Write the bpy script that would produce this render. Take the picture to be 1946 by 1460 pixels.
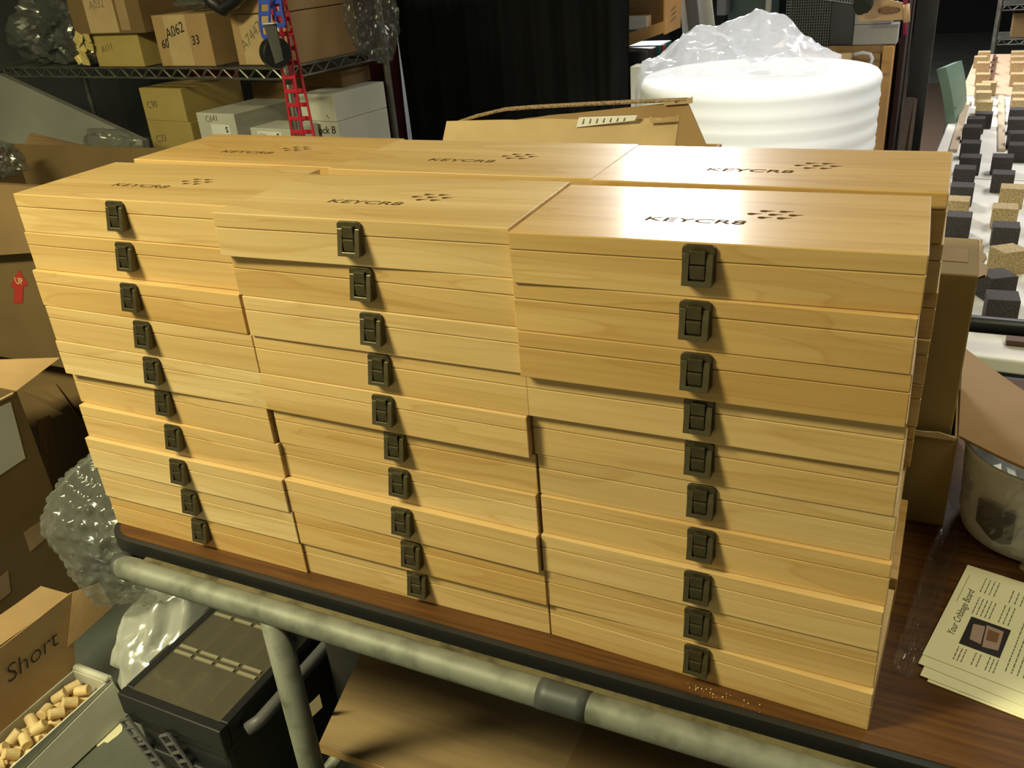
import bpy, bmesh, math, random
from mathutils import Vector, Matrix, noise
from math import sin, cos, pi, radians

for _o in list(bpy.data.objects):
    bpy.data.objects.remove(_o, do_unlink=True)
SC = bpy.context.scene
COL = SC.collection

# ------------------------------------------------------------------ camera
TOP = 0.80                                    # height of the cart's table top
CAM = Vector((1.07992754, -0.72993377, 0.75341784 + TOP))
RGT = Vector((0.9021401745366033, 0.42482893585404313, -0.07525610106951945))
DWN = Vector((0.13120649447538477, -0.4363120112899064, -0.8901778949241739))
FWD = Vector((-0.41100846864090745, 0.7931911522863037, -0.4493549094426097))
FPX = 1678.2738
cd = bpy.data.cameras.new('camera')
cam = bpy.data.objects.new('camera', cd); COL.objects.link(cam)
mw = Matrix.Identity(4)
for i in range(3):
    mw[i][0] = RGT[i]; mw[i][1] = -DWN[i]; mw[i][2] = -FWD[i]; mw[i][3] = CAM[i]
cam.matrix_world = mw
cd.sensor_width = 36.0; cd.lens = FPX / 1946 * 36.0
cd.clip_start = 0.02; cd.clip_end = 60
SC.camera = cam
SC.view_settings.view_transform = 'Standard'
SC.view_settings.look = 'None'
SC.view_settings.gamma = 1.0
SC.view_settings.use_curve_mapping = False
SC.view_settings.exposure = 0.0

# ------------------------------------------------------------------ world and lamps
w = bpy.data.worlds.new('World'); SC.world = w; w.use_nodes = True
w.node_tree.nodes['Background'].inputs[0].default_value = (0.9, 0.95, 1.0, 1)
w.node_tree.nodes['Background'].inputs[1].default_value = 0.02

def area(name, loc, sx, sy, power, col, rz=0.0):
    ld = bpy.data.lights.new(name, 'AREA'); ld.shape = 'RECTANGLE'
    ld.size = sx; ld.size_y = sy; ld.energy = power; ld.color = col
    o = bpy.data.objects.new(name, ld); COL.objects.link(o)
    o.location = loc
    o.rotation_euler = (0, 0, rz)
    return o
# warm ceiling tube fixture in front and to the left of the cart
area('warm_ceiling_light', (-0.82, -1.18, 2.66), 1.25, 0.30, 128, (1.0, 0.93, 0.53), radians(20))
# weaker warm fixture over the right end of the cart
area('warm_side_light', (2.15, 0.30, 2.66), 1.25, 0.32, 20, (1.0, 0.93, 0.60), radians(80))
# white ceiling panel far behind the cart (its mirror image is the glare on the lids)
area('white_ceiling_light', (-0.56, 5.20, 2.68), 0.58, 3.0, 280, (1.0, 0.97, 0.94), radians(15))
# unseen fill spot, added only to brighten the foam roll
sl = bpy.data.lights.new('roll_fill_spot', 'SPOT'); sl.energy = 150; sl.color = (1.0, 0.98, 0.96)
sl.spot_size = radians(30); sl.spot_blend = 0.6; sl.shadow_soft_size = 0.06
so = bpy.data.objects.new('roll_fill_spot', sl); COL.objects.link(so); so.location = (1.15, 0.10, 2.62)
so.rotation_euler = (Vector((0.50, 1.95, 0.98)) - so.location).to_track_quat('-Z', 'Y').to_euler()
# white panel over the sorting tables
area('sorting_table_light', (1.9, 3.4, 2.68), 0.5, 1.6, 45, (1.0, 0.96, 0.90))

def at_y(px, py, Y):
    v = FWD + RGT * ((px - 973) / FPX) + DWN * ((py - 730) / FPX)
    return CAM + v * ((Y - CAM.y) / v.y)
def at_z(px, py, Z):
    v = FWD + RGT * ((px - 973) / FPX) + DWN * ((py - 730) / FPX)
    return CAM + v * ((Z - CAM.z) / v.z)
def at_x(px, py, X):
    v = FWD + RGT * ((px - 973) / FPX) + DWN * ((py - 730) / FPX)
    return CAM + v * ((X - CAM.x) / v.x)

# ------------------------------------------------------------------ materials
MATS = {}
def _new(name):
    m = bpy.data.materials.new(name); m.use_nodes = True
    return m, m.node_tree, m.node_tree.nodes['Principled BSDF']
def mat(name, col, rough=0.6, metal=0.0, col2=None, scale=6.0, stretch=(1, 1, 1), bump=0.0, bscale=60.0,
        coat=0.0, detail=4.0, lo=0.35, hi=0.65, rough2=None, spec=0.5, dist=0.002):
    m, nt, b = _new(name); N = nt.nodes; Lk = nt.links
    b.inputs['Base Color'].default_value = (*col, 1)
    b.inputs['Roughness'].default_value = rough
    b.inputs['Metallic'].default_value = metal
    b.inputs['Specular IOR Level'].default_value = spec
    if coat: b.inputs['Coat Weight'].default_value = coat
    if col2 is not None or bump:
        tc = N.new('ShaderNodeTexCoord'); mp = N.new('ShaderNodeMapping')
        mp.inputs['Scale'].default_value = stretch
        Lk.new(tc.outputs['Object'], mp.inputs[0])
    if col2 is not None:
        nz = N.new('ShaderNodeTexNoise'); nz.inputs['Scale'].default_value = scale
        nz.inputs['Detail'].default_value = detail
        Lk.new(mp.outputs[0], nz.inputs['Vector'])
        rp = N.new('ShaderNodeValToRGB')
        rp.color_ramp.elements[0].position = lo; rp.color_ramp.elements[1].position = hi
        rp.color_ramp.elements[0].color = (*col, 1); rp.color_ramp.elements[1].color = (*col2, 1)
        Lk.new(nz.outputs[0], rp.inputs[0]); Lk.new(rp.outputs[0], b.inputs['Base Color'])
        if rough2 is not None:
            mr = N.new('ShaderNodeMapRange')
            mr.inputs['To Min'].default_value = rough; mr.inputs['To Max'].default_value = rough2
            Lk.new(nz.outputs[0], mr.inputs[0]); Lk.new(mr.outputs[0], b.inputs['Roughness'])
    if bump:
        nb = N.new('ShaderNodeTexNoise'); nb.inputs['Scale'].default_value = bscale
        nb.inputs['Detail'].default_value = 3
        Lk.new(mp.outputs[0], nb.inputs['Vector'])
        bp = N.new('ShaderNodeBump'); bp.inputs['Strength'].default_value = bump; bp.inputs['Distance'].default_value = dist
        Lk.new(nb.outputs[0], bp.inputs['Height']); Lk.new(bp.outputs[0], b.inputs['Normal'])
    MATS[name] = m
    return m

def film(name, tint, solid, rough=0.15, scatter=0.5):
    """thin plastic film: part clear, part glossy, part milky"""
    m = bpy.data.materials.new(name); m.use_nodes = True
    nt = m.node_tree; N = nt.nodes; Lk = nt.links; N.clear()
    out = N.new('ShaderNodeOutputMaterial')
    tr = N.new('ShaderNodeBsdfTransparent'); tr.inputs[0].default_value = (*[0.6 + 0.4 * c for c in tint], 1)
    gl = N.new('ShaderNodeBsdfGlossy'); gl.inputs[0].default_value = (*tint, 1); gl.inputs['Roughness'].default_value = rough
    df = N.new('ShaderNodeBsdfDiffuse'); df.inputs[0].default_value = (*tint, 1)
    tl = N.new('ShaderNodeBsdfTranslucent'); tl.inputs[0].default_value = (*tint, 1)
    m1 = N.new('ShaderNodeMixShader'); m1.inputs[0].default_value = 0.45
    Lk.new(df.outputs[0], m1.inputs[1]); Lk.new(tl.outputs[0], m1.inputs[2])
    m2 = N.new('ShaderNodeMixShader'); m2.inputs[0].default_value = scatter
    Lk.new(gl.outputs[0], m2.inputs[1]); Lk.new(m1.outputs[0], m2.inputs[2])
    m3 = N.new('ShaderNodeMixShader'); m3.inputs[0].default_value = solid
    Lk.new(tr.outputs[0], m3.inputs[1]); Lk.new(m2.outputs[0], m3.inputs[2])
    Lk.new(m3.outputs[0], out.inputs[0])
    MATS[name] = m
    return m

def wood_box_mat():
    m, nt, b = _new('maple'); N = nt.nodes; Lk = nt.links
    tc = N.new('ShaderNodeTexCoord')
    at = N.new('ShaderNodeAttribute'); at.attribute_type = 'OBJECT'; at.attribute_name = 'seed'
    mul = N.new('ShaderNodeMath'); mul.operation = 'MULTIPLY'; mul.inputs[1].default_value = 37.0
    Lk.new(at.outputs['Fac'], mul.inputs[0])
    cmb = N.new('ShaderNodeCombineXYZ')
    for k in range(3): Lk.new(mul.outputs[0], cmb.inputs[k])
    add = N.new('ShaderNodeVectorMath'); add.operation = 'ADD'
    Lk.new(tc.outputs['Object'], add.inputs[0]); Lk.new(cmb.outputs[0], add.inputs[1])
    # broad figure: stretched along the board
    mp = N.new('ShaderNodeMapping'); mp.inputs['Scale'].default_value = (1.0, 11.0, 13.0)
    Lk.new(add.outputs[0], mp.inputs[0])
    n1 = N.new('ShaderNodeTexNoise'); n1.inputs['Scale'].default_value = 1.3; n1.inputs['Detail'].default_value = 2.0
    n1.inputs['Distortion'].default_value = 0.6
    Lk.new(mp.outputs[0], n1.inputs['Vector'])
    # growth rings = contour lines of the broad figure
    mr = N.new('ShaderNodeMath'); mr.operation = 'MULTIPLY'; mr.inputs[1].default_value = 9.0
    Lk.new(n1.outputs[0], mr.inputs[0])
    fr = N.new('ShaderNodeMath'); fr.operation = 'FRACT'; Lk.new(mr.outputs[0], fr.inputs[0])
    rr = N.new('ShaderNodeValToRGB')
    e = rr.color_ramp.elements
    e[0].position = 0.0; e[0].color = (0, 0, 0, 1); e[1].position = 1.0; e[1].color = (0, 0, 0, 1)
    a = e.new(0.80); a.color = (0.25, 0.25, 0.25, 1); a2 = e.new(0.93); a2.color = (1, 1, 1, 1)
    Lk.new(fr.outputs[0], rr.inputs[0])
    # fine grain
    mp2 = N.new('ShaderNodeMapping'); mp2.inputs['Scale'].default_value = (5.0, 160.0, 160.0)
    Lk.new(add.outputs[0], mp2.inputs[0])
    n2 = N.new('ShaderNodeTexNoise'); n2.inputs['Scale'].default_value = 1.0; n2.inputs['Detail'].default_value = 4.0
    Lk.new(mp2.outputs[0], n2.inputs['Vector'])
    # board tone
    cr = N.new('ShaderNodeValToRGB'); ce = cr.color_ramp.elements
    ce[0].position = 0.30; ce[0].color = (0.54, 0.368, 0.150, 1)
    ce[1].position = 0.70; ce[1].color = (0.70, 0.525, 0.262, 1)
    Lk.new(n1.outputs[0], cr.inputs[0])
    mx = N.new('ShaderNodeMixRGB'); mx.blend_type = 'MULTIPLY'; mx.inputs[2].default_value = (0.80, 0.70, 0.56, 1)
    sc = N.new('ShaderNodeMath'); sc.operation = 'MULTIPLY'; sc.inputs[1].default_value = 0.55
    Lk.new(rr.outputs[0], sc.inputs[0]); Lk.new(sc.outputs[0], mx.inputs[0]); Lk.new(cr.outputs[0], mx.inputs[1])
    mx2 = N.new('ShaderNodeMixRGB'); mx2.blend_type = 'MULTIPLY'; mx2.inputs[2].default_value = (0.90, 0.86, 0.78, 1)
    g2 = N.new('ShaderNodeValToRGB'); g2.color_ramp.elements[0].position = 0.45; g2.color_ramp.elements[1].position = 0.72
    Lk.new(n2.outputs[0], g2.inputs[0]); Lk.new(g2.outputs[0], mx2.inputs[0]); Lk.new(mx.outputs[0], mx2.inputs[1])
    # per-box tint
    fr2 = N.new('ShaderNodeMath'); fr2.operation = 'MULTIPLY'; fr2.inputs[1].default_value = 7.77
    Lk.new(at.outputs['Fac'], fr2.inputs[0])
    fr3 = N.new('ShaderNodeMath'); fr3.operation = 'FRACT'; Lk.new(fr2.outputs[0], fr3.inputs[0])
    tn = N.new('ShaderNodeValToRGB'); te = tn.color_ramp.elements
    te[0].position = 0; te[0].color = (0.90, 0.80, 0.66, 1); te[1].position = 1; te[1].color = (1.0, 1.02, 1.12, 1)
    Lk.new(fr3.outputs[0], tn.inputs[0])
    mx3 = N.new('ShaderNodeMixRGB'); mx3.blend_type = 'MULTIPLY'; mx3.inputs[0].default_value = 1.0
    Lk.new(mx2.outputs[0], mx3.inputs[1]); Lk.new(tn.outputs[0], mx3.inputs[2])
    Lk.new(mx3.outputs[0], b.inputs['Base Color'])
    b.inputs['Roughness'].default_value = 0.42
    b.inputs['Coat Weight'].default_value = 0.42; b.inputs['Coat Roughness'].default_value = 0.17
    b.inputs['Specular IOR Level'].default_value = 0.2
    bp = N.new('ShaderNodeBump'); bp.inputs['Strength'].default_value = 0.08; bp.inputs['Distance'].default_value = 0.001
    Lk.new(n2.outputs[0], bp.inputs['Height']); Lk.new(bp.outputs[0], b.inputs['Normal'])
    MATS['maple'] = m
wood_box_mat()
KRAFT = (0.42, 0.27, 0.125)
mat('kraft', KRAFT, 0.82, col2=(0.36, 0.225, 0.10), scale=7, bump=0.12, bscale=45)
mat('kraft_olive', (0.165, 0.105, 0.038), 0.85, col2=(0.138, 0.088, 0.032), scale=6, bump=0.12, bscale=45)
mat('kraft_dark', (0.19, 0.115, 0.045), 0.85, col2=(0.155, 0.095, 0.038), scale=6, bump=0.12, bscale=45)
mat('kraft_ochre', (0.30, 0.205, 0.070), 0.82, col2=(0.26, 0.175, 0.058), scale=7, bump=0.12)
mat('kraft_yellow', (0.44, 0.33, 0.105), 0.8, col2=(0.39, 0.285, 0.09), scale=6, bump=0.1, bscale=45)
mat('kraft_pale', (0.52, 0.38, 0.20), 0.82, col2=(0.44, 0.31, 0.16), scale=9, bump=0.2, bscale=60)
mat('kraft_orange', (0.55, 0.31, 0.11), 0.8, col2=(0.48, 0.27, 0.10), scale=6)
mat('flute', (0.40, 0.27, 0.14), 0.9, col2=(0.14, 0.09, 0.04), scale=300, lo=0.45, hi=0.6)
mat('packing_tape', (0.40, 0.28, 0.15), 0.28, col2=(0.34, 0.23, 0.12), scale=10)
mat('white_card', (0.58, 0.575, 0.50), 0.75, col2=(0.52, 0.515, 0.45), scale=7, bump=0.06)
mat('grey_card', (0.36, 0.36, 0.35), 0.8, col2=(0.30, 0.30, 0.30), scale=8)
mat('white_paper', (0.80, 0.80, 0.78), 0.7)
mat('cream_paper', (0.90, 0.88, 0.60), 0.7)
mat('kraft_shaded', (0.130, 0.081, 0.029), 0.85, col2=(0.108, 0.067, 0.024), scale=6, bump=0.12)  # kraft with shade put into its colour, for the arrow carton
mat('ink', (0.012, 0.012, 0.014), 0.6)
mat('ink_faint', (0.16, 0.13, 0.09), 0.7)
mat('print_red', (0.30, 0.018, 0.012), 0.7)
mat('engraving', (0.085, 0.048, 0.020), 0.95, spec=0.05)
mat('bronze', (0.088, 0.074, 0.040), 0.34, metal=0.75, col2=(0.115, 0.096, 0.054), scale=90, spec=0.5)
mat('bronze_dark', (0.022, 0.018, 0.010), 0.45, metal=0.6)
mat('galvanised', (0.19, 0.20, 0.165), 0.55, metal=0.2, col2=(0.085, 0.092, 0.070), scale=26, lo=0.46, hi=0.72, rough2=0.6, bump=0.08, detail=7)
mat('dark_tape', (0.05, 0.055, 0.055), 0.5)
mat('brown_angle', (0.17, 0.145, 0.075), 0.5, metal=0.4, col2=(0.06, 0.05, 0.03), scale=35, lo=0.5, hi=0.7)
mat('rubber', (0.012, 0.012, 0.012), 0.55, bump=0.05)
mat('black_plastic', (0.012, 0.012, 0.013), 0.42)
mat('dark_plastic', (0.022, 0.022, 0.024), 0.5, col2=(0.04, 0.038, 0.034), scale=9)
mat('black_metal', (0.02, 0.02, 0.022), 0.4, metal=0.5)
mat('chrome', (0.42, 0.41, 0.37), 0.3, metal=0.9, col2=(0.25, 0.24, 0.21), scale=20)
mat('chrome_dull', (0.15, 0.148, 0.13), 0.5, metal=0.5, col2=(0.08, 0.08, 0.07), scale=12)
mat('laminate', (0.125, 0.055, 0.016), 0.48, col2=(0.060, 0.026, 0.010), scale=3.0, stretch=(2.2, 45, 45), lo=0.35, hi=0.7, detail=6, spec=0.15)
mat('plywood', (0.28, 0.19, 0.088), 0.7, col2=(0.19, 0.125, 0.058), scale=2.0, stretch=(2.0, 22, 22), lo=0.3, hi=0.7, detail=5)
mat('ply_edge', (0.50, 0.31, 0.13), 0.8, col2=(0.24, 0.14, 0.05), scale=4, stretch=(4, 4, 260), lo=0.4, hi=0.6)
mat('concrete', (0.105, 0.115, 0.10), 0.6, col2=(0.07, 0.075, 0.062), scale=5, lo=0.3, hi=0.75, bump=0.1, bscale=25)
mat('paint_blot', (0.62, 0.58, 0.40), 0.6)
mat('wall_grey', (0.10, 0.105, 0.105), 0.9, col2=(0.08, 0.085, 0.085), scale=2)
mat('wall_dark', (0.007, 0.007, 0.0075), 0.9, col2=(0.005, 0.005, 0.0055), scale=2)
mat('ceiling_paint', (0.50, 0.49, 0.46), 0.9)
mat('wall_pale', (0.45, 0.44, 0.40), 0.9)
mat('light_block_grey', (0.040, 0.044, 0.052), 0.9)
mat('black_cloth', (0.006, 0.0065, 0.006), 0.85, bump=0.2, bscale=220)
mat('red_cloth', (0.075, 0.006, 0.010), 0.85, bump=0.2, bscale=160)
mat('red_plastic', (0.52, 0.022, 0.045), 0.38)
mat('red_card', (0.25, 0.018, 0.012), 0.7)
mat('blue_plastic', (0.035, 0.085, 0.52), 0.38)
m_ = mat('foam_white', (0.86, 0.885, 0.92), 0.75, bump=0.1, bscale=30)
m_.node_tree.nodes['Principled BSDF'].inputs['Subsurface Weight'].default_value = 1.0
m_.node_tree.nodes['Principled BSDF'].inputs['Subsurface Radius'].default_value = (0.30, 0.30, 0.30)
mat('teal_card', (0.010, 0.09, 0.085), 0.6)
mat('green_panel', (0.010, 0.035, 0.028), 0.5)
mat('green_vinyl', (0.17, 0.27, 0.21), 0.45, col2=(0.14, 0.23, 0.18), scale=6)
mat('cabinet_wood', (0.33, 0.20, 0.075), 0.6, col2=(0.25, 0.145, 0.05), scale=3, stretch=(8, 8, 1))
mat('grey_mesh', (0.30, 0.30, 0.30), 0.5, metal=0.3)
mat('dark_mesh', (0.085, 0.095, 0.088), 0.5)
mat('white_top', (0.80, 0.79, 0.76), 0.45)
mat('pink_top', (0.62, 0.42, 0.30), 0.5, col2=(0.57, 0.37, 0.25), scale=2)
mat('cork_tan', (0.50, 0.39, 0.21), 0.85, col2=(0.24, 0.165, 0.075), scale=330, lo=0.42, hi=0.62, bump=0.3, bscale=300)
mat('cork_black', (0.030, 0.025, 0.026), 0.8, col2=(0.085, 0.08, 0.085), scale=330, lo=0.50, hi=0.75, bump=0.3, bscale=300)
mat('strip_wood', (0.55, 0.44, 0.33), 0.6)
mat('strip_dark', (0.10, 0.05, 0.03), 0.6)
mat('dowel_wood', (0.68, 0.52, 0.28), 0.65, col2=(0.60, 0.44, 0.22), scale=60)
mat('brass', (0.80, 0.64, 0.25), 0.3, metal=0.3)
mat('pillar_paint', (0.028, 0.027, 0.026), 0.6)
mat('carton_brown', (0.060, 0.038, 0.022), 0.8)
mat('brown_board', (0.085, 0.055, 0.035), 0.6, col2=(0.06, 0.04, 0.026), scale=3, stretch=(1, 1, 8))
mat('magenta', (0.28, 0.015, 0.06), 0.5)
mat('scroll_wood', (0.60, 0.40, 0.20), 0.6, col2=(0.52, 0.33, 0.16), scale=5)
mat('carving', (0.20, 0.10, 0.045), 0.6)
mat('plush_dark', (0.018, 0.022, 0.012), 0.95, bump=0.5, bscale=140)
mat('tub_white', (0.82, 0.84, 0.85), 0.4)
mat('pale_sheet', (0.20, 0.20, 0.18), 0.7, col2=(0.155, 0.155, 0.14), scale=3)
mat('maroon_cloth', (0.028, 0.012, 0.012), 0.9)
mat('grey_stick', (0.10, 0.095, 0.10), 0.5)
mat('white_stick', (0.62, 0.64, 0.70), 0.5)
mat('photo_dark', (0.02, 0.018, 0.022), 0.5)
mat('photo_board', (0.42, 0.30, 0.25), 0.6)
mat('beige_strap', (0.20, 0.16, 0.10), 0.7)
mat('green_print', (0.04, 0.22, 0.07), 0.5)
mat('organizer_bin', (0.10, 0.088, 0.055), 0.6, col2=(0.06, 0.05, 0.032), scale=14)
mat('organizer_rib', (0.26, 0.235, 0.16), 0.3)
film('bubble_film', (0.60, 0.62, 0.57), 0.26, 0.16, 0.62)
film('bag_film', (0.86, 0.88, 0.84), 0.62, 0.22, 0.78)
film('roll_film', (0.93, 0.94, 0.97), 0.46, 0.14, 0.70)
film('thin_film', (0.45, 0.46, 0.42), 0.20, 0.18, 0.55)
film('clear_film', (0.80, 0.80, 0.80), 0.10, 0.12, 0.35)
film('grey_film', (0.42, 0.43, 0.40), 0.38, 0.18, 0.60)
film('tub_film', (0.70, 0.72, 0.76), 0.26, 0.12, 0.60)
film('smoke_film', (0.48, 0.44, 0.33), 0.30, 0.16, 0.62)
# ------------------------------------------------------------------ mesh helpers
def obj(name, bm, m, parent=None, loc=None, rot=None, smooth=False):
    if isinstance(bm, bpy.types.Mesh):
        me = bm
    else:
        bmesh.ops.recalc_face_normals(bm, faces=bm.faces[:])
        me = bpy.data.meshes.new(name); bm.to_mesh(me); bm.free()
        if m: me.materials.append(MATS[m])
        if smooth:
            for p in me.polygons: p.use_smooth = True
    o = bpy.data.objects.new(name, me); COL.objects.link(o)
    if parent: o.parent = parent
    if loc is not None: o.location = loc
    if rot is not None: o.rotation_euler = rot
    return o
def tag(o, label, cat, group=None):
    o['label'] = label; o['category'] = cat
    if group: o['group'] = group
    return o
def thing(name, label, cat, loc=(0, 0, 0), rz=0.0, group=None, rot=None):
    o = bpy.data.objects.new(name, None); COL.objects.link(o); o.empty_display_size = 0.05
    o.location = loc; o.rotation_euler = rot if rot else (0, 0, rz)
    return tag(o, label, cat, group)
def struct(name, bm, m, smooth=False):
    o = obj(name, bm, m, smooth=smooth); o['kind'] = 'structure'
    return o
def B():
    return bmesh.new()
def box(bm, x0, x1, y0, y1, z0, z1, bev=0.0, seg=2, mtx=None):
    vs = [bm.verts.new((x, y, z)) for z in (z0, z1) for y in (y0, y1) for x in (x0, x1)]
    fs = [(0, 1, 3, 2), (4, 5, 7, 6), (0, 1, 5, 4), (2, 3, 7, 6), (0, 2, 6, 4), (1, 3, 7, 5)]
    faces = [bm.faces.new([vs[i] for i in f]) for f in fs]
    if mtx is not None:
        for v in vs: v.co = mtx @ v.co
    if bev:
        bmesh.ops.recalc_face_normals(bm, faces=faces)
        ed = list({e for f in faces for e in f.edges})
        bmesh.ops.bevel(bm, geom=ed, offset=bev, segments=seg, affect='EDGES', profile=0.5)
    return bm
def bx(x0, x1, y0, y1, z0, z1, bev=0.0, seg=2):
    return box(B(), x0, x1, y0, y1, z0, z1, bev, seg)
def frame_of(d):
    d = d.normalized()
    a = Vector((0, 0, 1)) if abs(d.z) < 0.9 else Vector((1, 0, 0))
    u = d.cross(a).normalized(); v = d.cross(u).normalized()
    return u, v
def tube(bm, pts, r, n=12, cap=True, closed=False):
    pts = [Vector(p) for p in pts]; rings = []
    N = len(pts); u = None
    for i, p in enumerate(pts):
        if closed: d = pts[(i + 1) % N] - pts[i - 1]
        else: d = pts[min(i + 1, N - 1)] - pts[max(i - 1, 0)]
        d.normalize()
        if u is None: u, _ = frame_of(d)
        else:
            u = (u - d * u.dot(d))
            if u.length < 1e-6: u, _ = frame_of(d)
            u.normalize()
        v = d.cross(u)
        rr = r[i] if isinstance(r, (list, tuple)) else r
        rings.append([bm.verts.new(p + (u * cos(2 * pi * k / n) + v * sin(2 * pi * k / n)) * rr) for k in range(n)])
    M = N if closed else N - 1
    for i in range(M):
        a, b = rings[i], rings[(i + 1) % N]
        for k in range(n):
            bm.faces.new((a[k], a[(k + 1) % n], b[(k + 1) % n], b[k]))
    if cap and not closed:
        bm.faces.new(rings[0]); bm.faces.new(rings[-1])
    return bm
def lathe(bm, prof, n=48, c=(0, 0, 0), close_top=True, close_bot=True, sx=1.0, sy=1.0):
    c = Vector(c); rings = []
    for r, z in prof:
        rings.append([bm.verts.new(c + Vector((r * sx * cos(2 * pi * k / n), r * sy * sin(2 * pi * k / n), z))) for k in range(n)])
    for a, b in zip(rings, rings[1:]):
        for k in range(n): bm.faces.new((a[k], a[(k + 1) % n], b[(k + 1) % n], b[k]))
    if close_bot: bm.faces.new(rings[0])
    if close_top: bm.faces.new(rings[-1])
    return bm
def prism(bm, poly, z0, z1, bev=0.0, mtx=None):
    lo = [bm.verts.new((x, y, z0)) for x, y in poly]; hi = [bm.verts.new((x, y, z1)) for x, y in poly]
    n = len(poly); fs = [bm.faces.new(lo), bm.faces.new(hi)]
    for i in range(n): fs.append(bm.faces.new((lo[i], lo[(i + 1) % n], hi[(i + 1) % n], hi[i])))
    if mtx is not None:
        for v in lo + hi: v.co = mtx @ v.co
    if bev:
        bmesh.ops.recalc_face_normals(bm, faces=fs)
        bmesh.ops.bevel(bm, geom=list({e for f in fs[:2] for e in f.edges}), offset=bev, segments=2, affect='EDGES', profile=0.5)
    return bm
def rrect(x0, x1, y0, y1, r, n=5):
    out = []
    for cx, cy, a0 in ((x1 - r, y1 - r, 0), (x0 + r, y1 - r, pi / 2), (x0 + r, y0 + r, pi), (x1 - r, y0 + r, 3 * pi / 2)):
        for k in range(n + 1):
            a = a0 + pi / 2 * k / n; out.append((cx + r * cos(a), cy + r * sin(a)))
    return out
def sheet(bm, a, b, c, d, t, nu=1, nv=1, warp=None):
    """thick sheet over the quad a-b-c-d (a->b is u, a->d is v)"""
    a, b, c, d = [Vector(p) for p in (a, b, c, d)]
    nrm = (b - a).cross(d - a).normalized()
    def P(u, v):
        p = a * (1 - u) * (1 - v) + b * u * (1 - v) + c * u * v + d * (1 - u) * v
        if warp: p = p + nrm * warp(u, v)
        return p
    G = {}
    for s in (0, 1):
        for i in range(nu + 1):
            for j in range(nv + 1):
                G[s, i, j] = bm.verts.new(P(i / nu, j / nv) + nrm * (t / 2 if s else -t / 2))
    for s in (0, 1):
        for i in range(nu):
            for j in range(nv):
                bm.faces.new((G[s, i, j], G[s, i + 1, j], G[s, i + 1, j + 1], G[s, i, j + 1]))
    for i in range(nu):
        for j in (0, nv): bm.faces.new((G[0, i, j], G[0, i + 1, j], G[1, i + 1, j], G[1, i, j]))
    for j in range(nv):
        for i in (0, nu): bm.faces.new((G[0, i, j], G[0, i, j + 1], G[1, i, j + 1], G[1, i, j]))
    return bm
_txt = {}
def text_mesh(s, size, m, extrude=0.0002, sx=1.0, shear=0.0, weight=0.0, align='CENTER', spacing=1.0):
    key = (s, size, m, sx, shear, weight, align, spacing, extrude)
    if key in _txt: return _txt[key]
    cu = bpy.data.curves.new('t', 'FONT'); cu.body = s; cu.size = size; cu.extrude = extrude
    cu.shear = shear; cu.offset = weight; cu.align_x = align; cu.align_y = 'CENTER'; cu.space_character = spacing
    cu.resolution_u = 3
    to = bpy.data.objects.new('t', cu)
    me = bpy.data.meshes.new_from_object(to)
    bpy.data.objects.remove(to); bpy.data.curves.remove(cu)
    for v in me.vertices: v.co.x *= sx
    me.materials.clear(); me.materials.append(MATS[m])
    _txt[key] = me
    return me
def text(name, s, size, m, parent, loc, rot, **k):
    o = bpy.data.objects.new(name, text_mesh(s, size, m, **k)); COL.objects.link(o)
    if parent: o.parent = parent
    o.location = loc; o.rotation_euler = rot
    return o
def ridge(p, s, seed=0.0):
    q = Vector(p) * s + Vector((seed, seed * 1.7, -seed))
    v = 0.0; a = 1.0
    for k in range(3):
        v += a * (1 - abs(noise.noise(q)) * 2); q = q * 2.03 + Vector((3.1, 1.7, 4.2)); a *= 0.5
    return v / 1.75
def blob(bm, c, rad, sub=4, amp=0.2, s=3.0, seed=0.0, flat=None, rot=0.0):
    """crumpled closed bag"""
    r = bmesh.ops.create_icosphere(bm, subdivisions=sub, radius=1.0)
    c = Vector(c); R = Matrix.Rotation(rot, 3, 'Z')
    for v in r['verts']:
        n = v.co.normalized()
        k = 1 + amp * (ridge(n, s, seed) - 0.45) + amp * 0.8 * noise.noise(n * 1.3 + Vector((seed, 0, 0)))
        p = R @ Vector((n.x * rad[0], n.y * rad[1], n.z * rad[2])) * k
        v.co = c + p
        if flat is not None and v.co.z < flat: v.co.z = flat + (v.co.z - flat) * 0.02
    return bm
def grid_surf(bm, f, nu, nv, closed_u=False):
    G = [[bm.verts.new(f(i / nu, j / nv)) for j in range(nv + 1)] for i in range(nu + (0 if closed_u else 1))]
    n = len(G)
    for i in range(nu):
        for j in range(nv):
            bm.faces.new((G[i % n][j], G[(i + 1) % n][j], G[(i + 1) % n][j + 1], G[i % n][j + 1]))
    return bm
def open_carton(bm, x0, x1, y0, y1, z0, z1, t=0.005):
    box(bm, x0, x1, y0, y1, z0, z0 + t)
    box(bm, x0, x0 + t, y0, y1, z0 + t, z1); box(bm, x1 - t, x1, y0, y1, z0 + t, z1)
    box(bm, x0 + t, x1 - t, y0, y0 + t, z0 + t, z1); box(bm, x0 + t, x1 - t, y1 - t, y1, z0 + t, z1)
    return bm
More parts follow.
